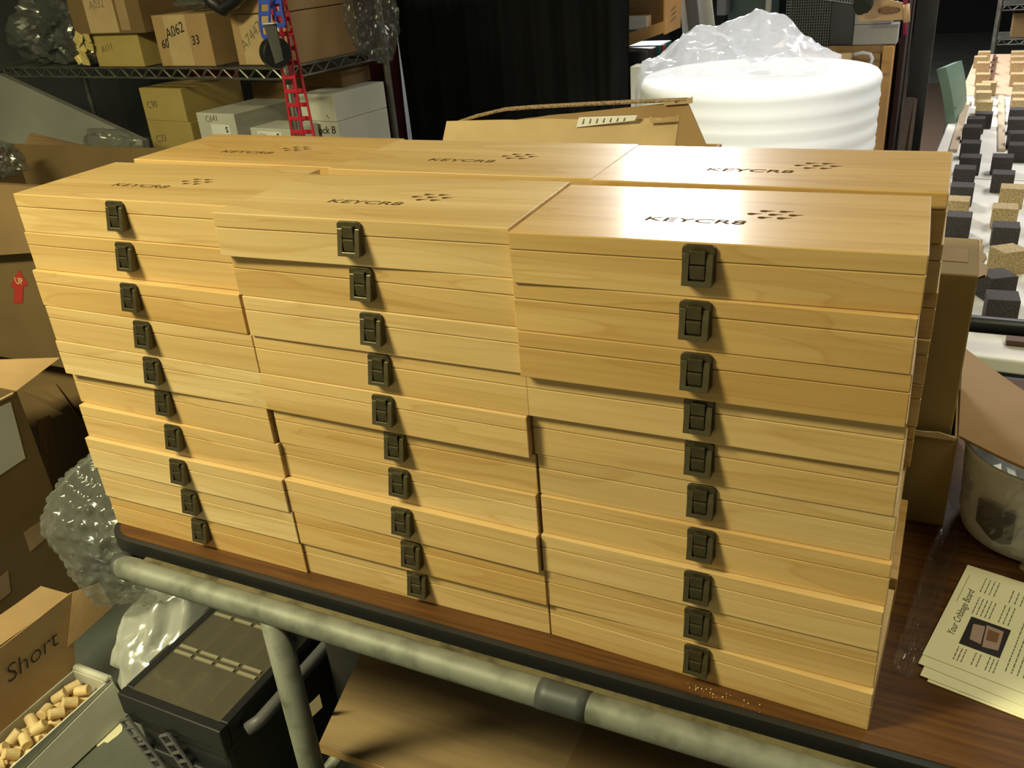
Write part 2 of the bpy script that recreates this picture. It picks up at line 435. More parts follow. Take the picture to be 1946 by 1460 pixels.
# ------------------------------------------------------------------ room shell
RX0, RX1, RY0, RY1, RZ = -2.9, 3.3, -2.8, 13.0, 2.75
struct('floor', bx(RX0, RX1, RY0, RY1, -0.05, 0.0), 'concrete')
struct('ceiling', bx(RX0, RX1, RY0, RY1, RZ, RZ + 0.05), 'ceiling_paint')
struct('wall_back', bx(RX0, RX1, RY1, RY1 + 0.05, 0, RZ), 'wall_dark')
struct('wall_front', bx(RX0, RX1, RY0 - 0.05, RY0, 0, RZ), 'wall_pale')
struct('wall_left', bx(RX0 - 0.05, RX0, RY0, RY1, 0, RZ), 'wall_grey')
struct('wall_right', bx(RX1, RX1 + 0.05, RY0, RY1, 0, RZ), 'wall_dark')

struct('wall_light_block', bx(RX0 + .002, -1.18, 2.76, 2.80, 0, 2.40), 'light_block_grey')  # added dark panel, keeps the white ceiling light off the shelf corner

# ------------------------------------------------------------------ cart with laminate top
cart = thing('work_cart', 'long work cart with brown laminate top, black rubber edge and galvanised tube rail', 'cart', (0, 0, 0))
CX0, CX1, CY0, CY1 = 0.0, 1.95, -0.031, 0.880
obj('table_top', prism(B(), rrect(CX0 + .006, CX1 - .006, CY0 + .006, CY1 - .006, 0.042, 6), TOP - 0.032, TOP - .0002), 'laminate', cart)
def ring_prism(bm, po, pi_, z0, z1):
    n = len(po); V = [[bm.verts.new((x, y, z)) for x, y in p] for p, z in ((po, z0), (po, z1), (pi_, z1), (pi_, z0))]
    for k in range(4):
        a, b = V[k], V[(k + 1) % 4]
        for i in range(n): bm.faces.new((a[i], a[(i + 1) % n], b[(i + 1) % n], b[i]))
    return bm
obj('edge_band', ring_prism(B(), rrect(CX0 - .003, CX1 + .003, CY0 - .003, CY1 + .003, 0.05, 6),
    rrect(CX0 + .0065, CX1 - .0065, CY0 + .0065, CY1 - .0065, 0.0415, 6), TOP - .026, TOP - .0012), 'rubber', cart)
obj('support_tray', bx(CX0 + .05, CX1 - .05, CY0 + .03, CY1 - .03, TOP - .07, TOP - .033), 'black_metal', cart)
TY, TZ_, TR = -0.0690, 0.7825, 0.0172
path = [(1.93, TY, TZ_)] + [(1.93 - 0.1 * k, TY, TZ_) for k in range(1, 19)]
path += [(.10, TY + .001, .784), (.078, TY + .004, .779), (.058, TY + .014, .770), (.044, TY + .028, .760), (.035, TY + .045, .751),
         (.030, TY + .066, .744), (.028, TY + .10, .740), (.028, .2, .740), (.028, .5, .740), (.028, .93, .740)]
rail = obj('rail_tube', tube(B(), path, TR, 20), 'galvanised', cart, smooth=True)
obj('tape_band', tube(B(), [(.80 - .012 * k, TY, TZ_) for k in range(6)], TR + .0006, 20), 'dark_tape', rail, smooth=True)
obj('tape_band', tube(B(), [(.079, TY + .004, .779), (.058, TY + .014, .770), (.044, TY + .028, .760), (.035, TY + .045, .751), (.030, TY + .066, .744)], TR + .0006, 20), 'dark_tape', rail, smooth=True)
obj('angle_bar', box(bx(.10, 1.9, -.0600, -.0425, .7855, .7885, .0006, 1), .10, 1.9, -.0445, -.0425, .742, .7855), 'brown_angle', cart)
for lx in (.352, 1.72):
    obj('leg', tube(B(), [(lx, TY, TZ_ - .01), (lx, TY, .4), (lx, TY, .0)], .0180, 16), 'galvanised', cart, smooth=True)
    obj('leg', tube(B(), [(lx, 1.03, .833), (lx, 1.03, .4), (lx, 1.03, .0)], .0175, 16), 'galvanised', cart, smooth=True)
    obj('cross_bar', tube(B(), [(lx, TY, .445), (lx, 1.03, .445)], .0115, 12), 'galvanised', cart, smooth=True)
    obj('cross_bar', tube(B(), [(lx, TY, .71), (lx, 1.03, .71)], .0115, 12), 'galvanised', cart, smooth=True)
obj('rear_rail', tube(B(), [(.2, 1.03, .833), (1.0, 1.03, .833), (1.93, 1.03, .833)], .0165, 16), 'black_metal', cart, smooth=True)

# ------------------------------------------------------------------ wooden boxes
L, H, D = 0.36, 0.050894769682773275, 0.17230225099200205
BH = H - 0.0003
SEAM = BH * 0.66
base_bm = bx(-L / 2, L / 2, 0, D, 0, SEAM - .00025, .0009, 2)
base_ob = obj('base', base_bm, 'maple'); base_me = base_ob.data
lid_ob = obj('lid', bx(-L / 2, L / 2, 0, D, SEAM + .00025, BH, .0011, 2), 'maple'); lid_me = lid_ob.data
for o in (base_ob, lid_ob): bpy.data.objects.remove(o)
def latch_meshes():
    out = {}
    Rx = Matrix(((1, 0, 0), (0, 0, -1), (0, 1, 0)))        # polygon x,y -> x,z ; extrusion -> -y
    R4 = Rx.to_4x4()
    bm = prism(B(), rrect(-.0148, .0148, -.0182, .0182, .0052, 5), 0.0, .0028, .0010, R4)
    o = obj('latch', bm, 'bronze'); out['latch'] = o.data; bpy.data.objects.remove(o)
    U = [(-.0138, -.0172), (.0138, -.0172), (.0138, .0108), (.0076, .0108), (.0076, -.0128), (-.0076, -.0128), (-.0076, .0108), (-.0138, .0108)]
    bm = B(); back = [bm.verts.new((x, -.0022, z)) for x, z in U]
    front = [bm.verts.new((x * .97, -(.0044 + (.0108 - z) * 0.24), z)) for x, z in U]
    quads = [(0, 1, 4, 5), (1, 2, 3, 4), (0, 5, 6, 7)]
    for q in quads:
        bm.faces.new([front[i] for i in q]); bm.faces.new([back[i] for i in q])
    for i in range(8): bm.faces.new((back[i], back[(i + 1) % 8], front[(i + 1) % 8], front[i]))
    bmesh.ops.recalc_face_normals(bm, faces=bm.faces[:])
    sharp = [e for e in bm.edges if e.is_manifold and e.calc_face_angle(0) > .5]
    bmesh.ops.bevel(bm, geom=sharp, offset=.0005, segments=2, affect='EDGES', profile=.5)
    o = obj('latch_lever', bm, 'bronze'); out['lever'] = o.data; bpy.data.objects.remove(o)
    o = obj('latch_hook', bx(-.0069, .0069, -.0066, -.002, .0012, .0138, .0009), 'bronze'); out['hook'] = o.data; bpy.data.objects.remove(o)
    o = obj('latch_tongue', bx(-.0069, .0069, -.0080, -.002, -.0122, .0004, .0009), 'bronze'); out['tongue'] = o.data; bpy.data.objects.remove(o)
    return out
LM = latch_meshes()
def drop_mesh():
    bm = B(); n = 16; pts = []
    for k in range(n):
        a = 2 * pi * k / n
        pts.append((.0036 * cos(a) - .001, .0030 * sin(a)))
    k0 = 1
    pts = [(.0085, .0018)] + [(x, y) for x, y in pts[2:]] + [(.0030, -.0002)]
    prism(bm, pts, 0, .00022)
    o = obj('logo_drop', bm, 'engraving'); m = o.data; bpy.data.objects.remove(o); return m
DROP = drop_mesh()
DROPS = [(.029, .090), (.039, .1005), (.0565, .101), (.040, .0795), (.048, .090), (.066, .0905), (.057, .080)]
def make_box(loc, rz, seed, label, group, latch=True, logo=False):
    t = thing('wooden_box', label, 'box', loc, rz, group)
    b = obj('base', base_me, None, t); l = obj('lid', lid_me, None, t)
    b['seed'] = seed; l['seed'] = seed
    if latch:
        pl = obj('latch', LM['latch'], None, t, (0, 0, BH * .615))
        for nm, k in (('latch_lever', 'lever'), ('latch_hook', 'hook'), ('latch_tongue', 'tongue')):
            obj(nm, LM[k], None, pl)
    if logo:
        text('logo_text', 'KEYCR8', .0165, 'engraving', l, (-.0195, .061, BH), (0, 0, 0), sx=1.60, shear=.12, weight=.00012, spacing=1.0)
        for x, y in DROPS: obj('logo_drop', DROP, None, l, (x, y, BH))
    return t
FIT = {  # measured shift and turn of every box: dx mm, dy mm, turn mrad; top box first
 0: [(-2.0, 7.3, 12.5), (-2.8, 5.4, 8.7), (-4.7, -1.1, -9.4), (-1.0, -1.0, -1.9), (-1.5, -1.5, 4.9), (-4.3, 2.7, -22.9), (.5, -.5, 4.8), (-.4, -5.8, 5.1), (2.7, -4.4, 7.2), (3.8, -2.7, 6.2)],
 1: [(-7.0, -5.9, 33.7), (-4.2, -2.6, -1.4), (.8, -3.9, -1.4), (-.2, -1.2, 0), (-2.5, -2.6, -8.8), (.4, 3.2, -.1), (-.8, 2.2, -14.9), (0, -4.2, -12.8), (4.3, -2.1, 2.4), (2.4, 2.2, 11.2)],
 2: [(-2.5, -5.2, 33.8), (-4.0, -6.7, 3.2), (-2.2, -6.9, 12.8), (-1.1, .6, 10.6), (-1.4, 5.3, 4.7), (1.5, 6.2, 7.6), (3.4, 3.0, 2.7), (2.3, -1.9, -9.2), (2.9, -.4, -6.5), (3.6, -1.7, -42.0)]}
for c in FIT:
    mean = sum(v[1] for v in FIT[c]) / 10
    FIT[c] = [(a, mean + (b - mean) * 1.3, y) for a, b, y in FIT[c]]
ORD = ['top', 'second', 'third', 'fourth', 'fifth', 'sixth', 'seventh', 'eighth', 'ninth', 'lowest']
SIDE = ['left', 'middle', 'right']
rnd = random.Random(11)
SEEDS = [[rnd.random() for _ in range(10)] for _ in range(6)]
for c in range(3):
    for r in range(10):
        dx, dy, yw = FIT[c][r]
        if r == 0: lab = 'topmost pale maple box with engraved lid, front %s stack' % SIDE[c]
        elif r == 9: lab = 'lowest pale maple box with bronze latch, front %s stack' % SIDE[c]
        else: lab = 'pale maple box with bronze latch, %s from the top of the front %s stack' % (ORD[r], SIDE[c])
        make_box(((c + .5) * L + dx / 1000, dy / 1000, TOP + (9 - r) * H), yw / 1000, SEEDS[c][r], lab, 'maple boxes in the front stacks', True, r == 0)
BACK = {0: (9.6, 22.1, -12.9), 1: (6.0, 13.0, 4.0), 2: (6.0, 8.0, 5.6)}
BX = [6, 8, 9.5, 9, 8.5, 7.5, 3.5, 4, 4, 12.5]
for c in range(3):
    for r in range(10):
        dx, dy, yw = BACK[c]
        if r: dx = (BX[r] if c == 2 else (-10 if c == 1 else -6) + rnd.uniform(-2, 2)); dy += rnd.uniform(0, 5); yw = rnd.uniform(-5, 5)
        if r == 0: lab = 'topmost pale maple box with engraved lid, rear %s stack' % SIDE[c]
        elif r == 9: lab = 'lowest pale maple box of the rear %s stack' % SIDE[c]
        else: lab = 'pale maple box, %s from the top of the rear %s stack' % (ORD[r], SIDE[c])
        make_box(((c + .5) * L + dx / 1000, D + .003 + dy / 1000, TOP + (9 - r) * H), yw / 1000, SEEDS[c + 3][r], lab, 'maple boxes in the rear stacks', False, r == 0)
# ------------------------------------------------------------------ things on the cart, behind and beside the stacks
def V(*a): return Vector(a)
def ragged(bm, a, b, up, n, hmin, hmax, th, seed):
    """torn cardboard edge: one continuous strip with an uneven top"""
    rg = random.Random(seed); a = Vector(a); b = Vector(b); up = Vector(up)
    nrm = (b - a).cross(up).normalized() * th
    h = [rg.uniform(hmin, hmax) for _ in range(n + 1)]
    for i in range(1, n): h[i] = .5 * h[i] + .25 * (h[i - 1] + h[i + 1])
    L_ = [[bm.verts.new(a.lerp(b, i / n) + up * z + nrm * s) for i in range(n + 1)] for z, s in ((0, 0), (0, 1))]
    U_ = [[bm.verts.new(a.lerp(b, (i + (rg.uniform(-.3, .3) if 0 < i < n else 0)) / n) + up * h[i] + nrm * s) for i in range(n + 1)] for s in (0, 1)]
    for i in range(n):
        bm.faces.new((L_[0][i], L_[0][i + 1], U_[0][i + 1], U_[0][i])); bm.faces.new((L_[1][i], L_[1][i + 1], U_[1][i + 1], U_[1][i]))
        bm.faces.new((U_[0][i], U_[0][i + 1], U_[1][i + 1], U_[1][i]))
    return bm
# carton behind the stacks with two ragged flaps
t = thing('flap_carton', 'open kraft carton with two ragged flaps standing up behind the rear stacks', 'carton', (.49, .72, TOP))
o = obj('carton_body', open_carton(B(), -.225, .225, -.14, .14, 0, .40, .006), 'kraft', t)
def flap(parent, a, b, c, d, th, m, name='flap', nu=14, nv=4, warp=None, edge=True, rag=0.0, seed=1):
    """flap a-b is the fold, d-c the free edge; world points"""
    P0 = parent.location if parent else Vector((0, 0, 0))
    Mi = (Matrix.Translation(P0) @ Matrix.Rotation(parent.rotation_euler.z if parent else 0, 4, 'Z')).inverted()
    a, b, c, d = [Mi @ Vector(p) for p in (a, b, c, d)]
    o = obj(name, sheet(B(), a, b, c, d, th, nu, nv, warp), m, parent, smooth=False)
    if rag:
        rg = random.Random(seed)
        me = o.data; up = ((d - a) + (c - b)).normalized()
        jit = {}
        for v in me.vertices:
            if (v.co - (a + b) / 2).dot(up) > 0.93 * ((c + d) / 2 - (a + b) / 2).dot(up):
                k = round((v.co - d).dot((c - d).normalized()), 3)
                if k not in jit: jit[k] = rg.uniform(-rag, rag)
                v.co += up * jit[k]
    return o
fl = flap(t, V(.285, .585, 1.195), V(.70, .585, 1.195), at_y(1290, 224, .625), at_y(850, 231, .625), .005, 'kraft_pale', rag=.0012, warp=lambda u, v: .004 * sin(5 * u) * v)
def on_quad(a, b, c, d, u, v): return a * (1 - u) * (1 - v) + b * u * (1 - v) + c * u * v + d * (1 - u) * v
def decal(name, pts, m, parent, lift=.0006, n=None):
    """flat printed patch or sticker on a face, world corner points"""
    bm = B(); c = [Vector(p) for p in pts]
    nn = (c[1] - c[0]).cross(c[-1] - c[0]).normalized()
    if nn.dot(CAM - c[0]) < 0: nn = -nn
    P0 = parent.matrix_basis.inverted() if parent else Matrix.Identity(4)
    lo = [bm.verts.new(P0 @ (p + nn * lift * .2)) for p in c]; hi = [bm.verts.new(P0 @ (p + nn * lift)) for p in c]
    k = len(c); bm.faces.new(hi); bm.faces.new(lo)
    for i in range(k): bm.faces.new((lo[i], lo[(i + 1) % k], hi[(i + 1) % k], hi[i]))
    return obj(name, bm, m, parent)
Yf = .6195
st = decal('sticker', [at_y(1097, 241, Yf), at_y(1102, 223, Yf), at_y(1212, 219, Yf), at_y(1208, 228, Yf)], 'white_paper', t, .0045)
for k in range(7):
    xx = 1106 + 13 * k
    decal('sticker_mark', [at_y(xx, 236 - k * 1.0, Yf - .0045), at_y(xx + 3, 226 - k * .4, Yf - .0045), at_y(xx + 5, 226 - k * .4, Yf - .0045), at_y(xx + 3, 236 - k * 1.0, Yf - .0045)], 'ink_faint', t, .0004)
flap(t, V(.27, .855, 1.195), at_y(1345, 282, .855), at_y(1306, 192, .86), at_y(858, 240, .86), .006, 'kraft', rag=.0015, seed=4, nu=20,
     warp=lambda u, v: .0)
fe = B()
ep = [(858, 238), (905, 222), (960, 209), (1010, 205), (1100, 200), (1200, 195), (1306, 191)]
for (x0, y0), (x1, y1) in zip(ep, ep[1:]):
    a = at_y(x0, y0, .857) - t.location; b = at_y(x1, y1, .857) - t.location
    sheet(fe, a + V(0, -.006, 0), b + V(0, -.006, 0), b + V(0, .005, .003), a + V(0, .005, .003), .003)
obj('corrugated_edge', fe, 'flute', t)
fe = ragged(B(), at_y(1262, 200, .853) - t.location, at_y(1316, 196, .853) - t.location, V(0, 0, 1), 12, .0, .014, .002, 3)
obj('torn_fringe', fe, 'kraft_pale', t)
fe = ragged(B(), at_y(1235, 234, .618) - t.location, at_y(1292, 230, .618) - t.location, V(0, 0, 1), 12, .0, .012, .002, 6)
obj('torn_fringe', fe, 'kraft_pale', t)

# lower open carton on the right, its right flap folded out, a tall closed box standing in it
t = thing('low_carton', 'low open kraft carton with torn rim and right flap folded out, right of the stacks', 'carton', (.97, .52, TOP))
obj('carton_body', open_carton(B(), -.165, .170, -.135, .135, 0, .138, .004), 'kraft_ochre', t)
a = V(1.141, .388, .938); d = at_z(1832, 662, .944)
b = at_z(1946, 886, .968); c = at_z(1946, 742, .952)
b = a + (b - a) * 1.5; c = d + (c - d) * 1.5
flap(t, a, d, c, b, .005, 'kraft', nu=8, nv=8, warp=lambda u, v: .004 * sin(3 * v))
obj('torn_rim', ragged(B(), V(-.16, -.1355, .134), V(.168, -.1355, .134), V(0, .05, 1), 34, .002, .011, .002, 8), 'kraft_pale', t)
t = thing('tall_box', 'tall closed kraft box with dented lid standing in the low carton', 'carton', (.97, .475, TOP + .0045))
obj('box_body', bx(-.13, .162, -.076, .070, 0, .348, .002), 'kraft_ochre', t)
obj('torn_lid_edge', ragged(B(), V(.1615, -.076, .346), V(.1615, .070, .346), V(.8, 0, .5), 18, .001, .013, .003, 5), 'kraft_pale', t)
obj('lid_seam_tape', bx(-.13, .150, -.030, .022, .3482, .3487), 'packing_tape', t)

# white tub wrapped in a grey plastic bag
TC = V(1.250, .418, TOP)
t = thing('plastic_tub', 'white round tub with plastic bags inside, under the folded-out carton flap', 'tub', TC)
obj('tub_wall', lathe(B(), [(.083, 0), (.090, .004), (.0925, .020), (.0945, .028), (.0935, .030), (.0985, .110), (.1005, .124), (.0975, .126), (.0955, .118), (.090, .03), (.083, .012)], 56, close_top=True), 'tub_white', t, smooth=True)
obj('tub_rim', tube(B(), [(.0995 * cos(2 * pi * k / 48), .0995 * sin(2 * pi * k / 48), .124) for k in range(48)], .0028, 8, closed=True), 'tub_white', t, smooth=True)
o = obj('plastic_bag', blob(B(), TC + V(-.005, -.005, .075), (.085, .08, .050), 4, .28, 3.2, 4.0), 'tub_film', smooth=False)
tag(o, 'crumpled grey plastic bag stuffed in the white tub', 'bag')
def wrap(u, v):
    a = radians(175 + 150 * u)
    r = .1065 + .0035 * ridge(V(cos(a) * 2, sin(a) * 2, v * 1.2), 2.6, 9) + .002
    z = .030 + .098 * v + .012 * sin(9 * u) * (1 - v) * .5
    return TC + V(r * cos(a), r * sin(a), z)
o = obj('bag_skirt', grid_surf(B(), wrap, 60, 16), 'tub_film')
tag(o, 'thin grey plastic bag hanging over the front of the white tub', 'bag')
def tub_patch(a0, a1, z0, z1, seed):
    def f(u, v):
        a = radians(a0 + (a1 - a0) * u); z = z0 + (z1 - z0) * v + .008 * sin(4 * u + seed) * (1 - v)
        r = .0965 + .06 * z + .0035
        return TC + V(r * cos(a), r * sin(a), z)
    return grid_surf(B(), f, 14, 8)
for (a0, a1, z0, z1, lab) in ((222, 250, .034, .078, 'dark plastic piece inside the grey bag, left side of the white tub'), (283, 318, .030, .085, 'dark plastic piece inside the grey bag, right side of the white tub')):
    o = obj('plastic_piece', tub_patch(a0, a1, z0, z1, a0), 'dark_plastic'); tag(o, lab, 'plastic piece', 'dark pieces in the tub bag')
o = obj('part_bag', blob(B(), V(1.268, .302, TOP + .030), (.040, .010, .032), 3, .22, 3.0, 2.0, flat=TOP + .001, rot=.2), 'smoke_film')
tag(o, 'small dark plastic parts bag leaning on the white tub', 'bag')
# clear plastic sheet lying on the table
def filmf(u, v):
    a, b, c, d = at_z(1786, 992, TOP), at_z(1838, 1010, TOP), at_z(1738, 1292, TOP), at_z(1692, 1288, TOP)
    p = on_quad(a, b, c, d, u, v)
    p.z = TOP + .0015 + .010 * max(0, ridge(V(u * 2, v * 3, 0), 1.5, 3) - .35) + (.016 * (1 - u) ** 3 if v > .3 else 0)
    p.x = max(p.x, 1.098); p.y = min(p.y, .372)
    return p
o = obj('clear_sheet', grid_surf(B(), filmf, 26, 44), 'clear_film', smooth=True)
tag(o, 'clear crinkled plastic sheet lying on the brown table beside the stacks', 'plastic sheet')

# leaflets
E1 = V(.229, .973, 0).normalized(); E2 = V(.973, -.229, 0).normalized()
def leaflet(orig, turn, z, label, printed):
    rz = math.atan2(E1.y, E1.x) + turn          # local x = reading direction, local -y = down the page
    t = thing('leaflet', label, 'leaflet', (orig.x, orig.y, z), rz, 'cream leaflets on the table')
    obj('paper', bx(0, .188, -.262, 0, 0, .0006), 'cream_paper', t)
    if printed:
        text('title', 'Your Cribbage Board', .0115, 'ink', t, (.094, -.0165, .0007), (0, 0, 0), shear=.32, sx=.92, extrude=.00005)
        obj('title_rule', bx(.110, .168, -.0075, -.0070, .0006, .0008), 'ink_faint', t)
        ph = obj('photograph', bx(.039, .092, -.070, -.028, .0006, .0009), 'photo_dark', t)
        bm = B()
        prism(bm, [(.052, -.036), (.080, -.033), (.083, -.045), (.050, -.048)], .0009, .0011)
        o1 = obj('pictured_lid', bm, 'photo_board', ph)
        prism_b = prism(B(), [(.047, -.050), (.086, -.046), (.085, -.064), (.050, -.066)], .0009, .0011)
        obj('pictured_box', prism_b, 'photo_board', ph)
        obj('pictured_layout', prism(B(), [(.060, -.051), (.080, -.049), (.079, -.061), (.062, -.062)], .0011, .0012), 'carving', ph)
        rg = random.Random(21); bm = B()
        def line(x0, x1, y):
            x = x0
            while x < x1:
                w_ = rg.uniform(.003, .009); box(bm, x, min(x + w_, x1), y, y + .0011, .0006, .00075); x += w_ + .0014
        for k in range(3): line(.010, .034, -.030 - .004 * k)
        for k in range(2): line(.012, .034, -.048 - .005 * k)
        for k in range(3): line(.012, .036, -.062 - .004 * k)
        for k in range(5): line(.098, .132, -.028 - .0045 * k)
        for k in range(3): line(.098, .134, -.056 - .005 * k)
        for k in range(4): line(.142, .172, -.026 - .005 * k)
        for k in range(3): line(.140, .166, -.058 - .006 * k)
        for k in range(9): line(.022, .150 - .01 * (k % 3), -.080 - .0058 * k)
        o = obj('body_text', bm, 'ink_faint', t); o['kind'] = 'stuff'
    return t
O = at_z(1838, 1077, TOP)       # upper-left corner seen in the picture = reading-line end
def corner(px, py): q = at_z(px, py, TOP); return V(q.x, q.y, 0)
leaflet(corner(1804, 1312) + V(-.022, .004, 0), .02, TOP + .0004, 'lowest cream leaflet of the fanned pile, its corner nearest the stacks', False)
leaflet(corner(1748, 1286), .015, TOP + .0013, 'cream leaflet second from the bottom of the fanned pile', False)
leaflet(corner(1744, 1264), -.02, TOP + .0022, 'cream leaflet just under the printed top sheet', False)
leaflet(corner(1752, 1248), 0, TOP + .0031, 'top cream leaflet with script title and small photograph', True)
# sawdust crumbs
bm = B(); rg = random.Random(2)
for k in range(26):
    x = rg.gauss(.93, .02); y = rg.uniform(-.026, -.012)
    s = rg.uniform(.0006, .0014); box(bm, x, x + s, y, y + s, TOP, TOP + s * .6)
o = obj('sawdust', bm, 'dowel_wood'); o['kind'] = 'stuff'; tag(o, 'pale sawdust crumbs on the laminate before the right stack', 'sawdust')

# ------------------------------------------------------------------ shelf under the cart
t = thing('plywood_board', 'rough plywood board lying on the lower bars of the cart', 'board', (0, 0, .457))
poly = [(.328, -.022), (1.78, .0), (1.78, .75), (.16, .62)]
obj('board', prism(B(), poly, 0, .018), 'plywood', t)
obj('front_edge', sheet(B(), V(.328, -.0228, .001), V(1.78, -.0008, .001), V(1.78, -.0008, .017), V(.328, -.0228, .017), .001), 'ply_edge', t)
t = thing('flat_carton', 'flattened kraft carton lying on the plywood board under the cart', 'carton', (.70, .02, .476))
obj('panel', bx(0, .50, -.005, .55, 0, .012), 'kraft_dark', t)
obj('panel', bx(.503, 1.0, 0, .55, 0, .014), 'kraft_dark', t)
t = thing('floor_crate', 'black plastic crate with white number under the plywood board', 'crate', (.52, .18, 0))
obj('crate_body', bx(-.16, .3, -.15, .2, 0, .40, .01), 'black_plastic', t)
text('crate_number', '52', .03, 'white_paper', t, (-.10, -.135, .4005), (0, 0, .4), weight=.0004)
# ------------------------------------------------------------------ left foreground: cartons
# tall carton whose right side faces the cart
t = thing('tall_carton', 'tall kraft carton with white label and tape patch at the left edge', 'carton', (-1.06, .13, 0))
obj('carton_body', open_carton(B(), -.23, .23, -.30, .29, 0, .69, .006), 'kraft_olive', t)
XF = -.8295
decal('label', [at_x(-60, 800, XF), at_x(20, 764, XF), at_x(48, 871, XF), at_x(-40, 930, XF)], 'white_card', t, .0008)
decal('tape_patch', [at_x(45, 1013, XF), at_x(105, 971, XF), at_x(107, 1006, XF), at_x(57, 1049, XF)], 'packing_tape', t, .0008)
decal('tape_patch', [at_x(-10, 1105, XF), at_x(15, 1085, XF), at_x(20, 1125, XF), at_x(-10, 1150, XF)], 'packing_tape', t, .0008)
a, b = V(-.832, .42, .69), V(-1.28, .42, .69)
flap(t, b, a, at_z(112, 681, .725), at_z(-160, 690, .725), .005, 'kraft', nu=6, nv=3)
flap(t, V(-.83, .02, .69), V(-.83, .41, .69), V(-.842, .41, .66), V(-.842, .02, .66), .005, 'kraft_pale', nu=4, nv=1)
# dark carton beneath the arrow carton
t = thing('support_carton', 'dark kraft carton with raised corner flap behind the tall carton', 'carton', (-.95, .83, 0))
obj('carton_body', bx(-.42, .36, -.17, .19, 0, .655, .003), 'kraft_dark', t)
flap(t, at_y(42, 742, .655), at_y(150, 800, .655), at_y(152, 798, .64), at_y(105, 730, .655), .004, 'kraft_dark', nu=2, nv=2)
flap(t, at_y(95, 1060, .56), at_y(70, 800, .56), at_y(95, 790, .62), at_y(130, 1000, .62), .005, 'kraft_dark', nu=2, nv=2)
# arrow carton
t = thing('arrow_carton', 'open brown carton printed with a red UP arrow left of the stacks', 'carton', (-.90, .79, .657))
obj('carton_body', open_carton(B(), -.45, .42, -.19, .19, 0, .478, .006), 'kraft_shaded', t)
YA = .5995
decal('arrow_mark', [at_y(19, 546, YA), at_y(36, 512, YA), at_y(54, 542, YA), at_y(45, 544, YA), at_y(43, 576, YA), at_y(26, 577, YA), at_y(27, 547, YA)], 'print_red', t, .0005)
q = at_y(36, 535, YA - .0012) - t.location
text('arrow_text', 'UP', .024, 'kraft_pale', t, q, (pi / 2, 0, 0), extrude=.0002, weight=.0004)
flap(t, V(-1.34, .598, 1.133), V(-.49, .598, 1.133), at_y(150, 474, .572), at_y(-60, 489, .572), .005, 'kraft_dark', nu=10, nv=3)
flap(t, V(-1.30, .975, 1.133), V(-.49, .975, 1.133), at_y(330, 318, 1.03), at_y(58, 253, 1.03), .005, 'kraft_dark', nu=8, nv=3)
flap(t, V(-1.348, .62, 1.133), V(-1.348, .96, 1.133), V(-1.50, .96, 1.09), V(-1.50, .62, 1.09), .005, 'kraft', nu=3, nv=2)
o = obj('film_scrap', blob(B(), at_y(8, 305, .85), (.05, .04, .045), 4, .45, 2.6, 6.0), 'thin_film'); tag(o, 'crumpled clear film scrap sticking out of the arrow carton', 'plastic scrap')

# ------------------------------------------------------------------ white mailer box marked Short, with pegs
t = thing('mailer_box', 'white mailer box with open kraft lid marked Short on the floor', 'box', (-.56, .02, 0))
bm = B()
box(bm, -.055, .055, -.20, .18, 0, .004); box(bm, .051, .055, -.20, .18, .004, .100)
box(bm, -.055, -.051, -.20, .18, .004, .100); box(bm, -.051, .051, -.20, -.196, .004, .100)
obj('box_body', bm, 'white_card', t)
obj('inner_pad', bx(-.050, .050, -.195, .158, .005, .050), 'kraft', t)
obj('end_wall', bx(-.051, .051, .160, .1645, .004, .104, .001), 'white_card', t)
obj('end_wall', bx(-.053, .057, .1745, .180, .004, .108, .001), 'white_card', t)
obj('rolled_edge', tube(B(), [(-.051, .170, .105), (.055, .170, .105)], .0085, 10), 'white_card', t, smooth=True)
ZL = at_x(112, 1148, -.625).z
TYR = at_x(152, 1160, -.625).y - .02
lid = obj('lid', sheet(B(), V(-.057, -.20, .100), V(-.057, .172, .100), V(-.070, TYR, ZL), V(-.070, -.20, ZL), .004, 6, 4, lambda u, v: .003 * sin(4 * u)), 'kraft', t)
q = at_x(60, 1250, -.617) - t.location
text('lid_word', 'Short', .060, 'ink', lid, (-.0575, q.y, q.z), (pi / 2, 0, pi / 2), shear=.25, extrude=.0003, weight=-.0006)
obj('tuck_flap', sheet(B(), V(-.070, -.20, ZL + .002), V(-.070, TYR - .005, ZL + .002), V(-.125, TYR - .03, ZL + .03), V(-.125, -.20, ZL + .03), .003, 6, 3, lambda u, v: .006 * sin(5 * u)), 'kraft', t)
obj('side_flap', sheet(B(), V(-.060, .176, ZL - .11), V(-.069, TYR + .002, ZL), V(-.045, TYR + .058, ZL - .012), V(-.034, TYR + .062, ZL - .085), .003, 3, 3, lambda u, v: .008 * v * v), 'kraft', t)
obj('front_flap', sheet(B(), V(.059, -.22, .062), V(.059, .176, .092), V(.080, .184, .004), V(.078, -.22, .004), .004, 4, 2), 'white_card', t)
rg = random.Random(14)
bm = lathe(B(), [(.0105, -.016), (.0120, -.0145), (.0120, .0145), (.0105, .016)], 14)
po = obj('wooden_peg', bm, 'dowel_wood', smooth=False); pegm = po.data; bpy.data.objects.remove(po)
for layer, (zz, rows) in enumerate(((.0630, 12), (.0850, 9))):
    for k in range(rows):
        for j, xo in enumerate((-.030, .002, .034) if layer == 0 else (-.028, .006)):
            yy = -.170 + .307 * k / (rows - 1) + rg.uniform(-.004, .004)
            o = obj('wooden_peg', pegm, None, None, V(-.56 + xo + rg.uniform(-.004, .004), .02 + yy, zz + rg.uniform(0, .003)), (pi / 2 + rg.uniform(-.35, .35) * (1 + layer), rg.uniform(-.3, .3), rg.uniform(0, pi)))
            tag(o, 'short pale dowel peg heaped in the white mailer box', 'peg', 'dowel pegs in the mailer box')
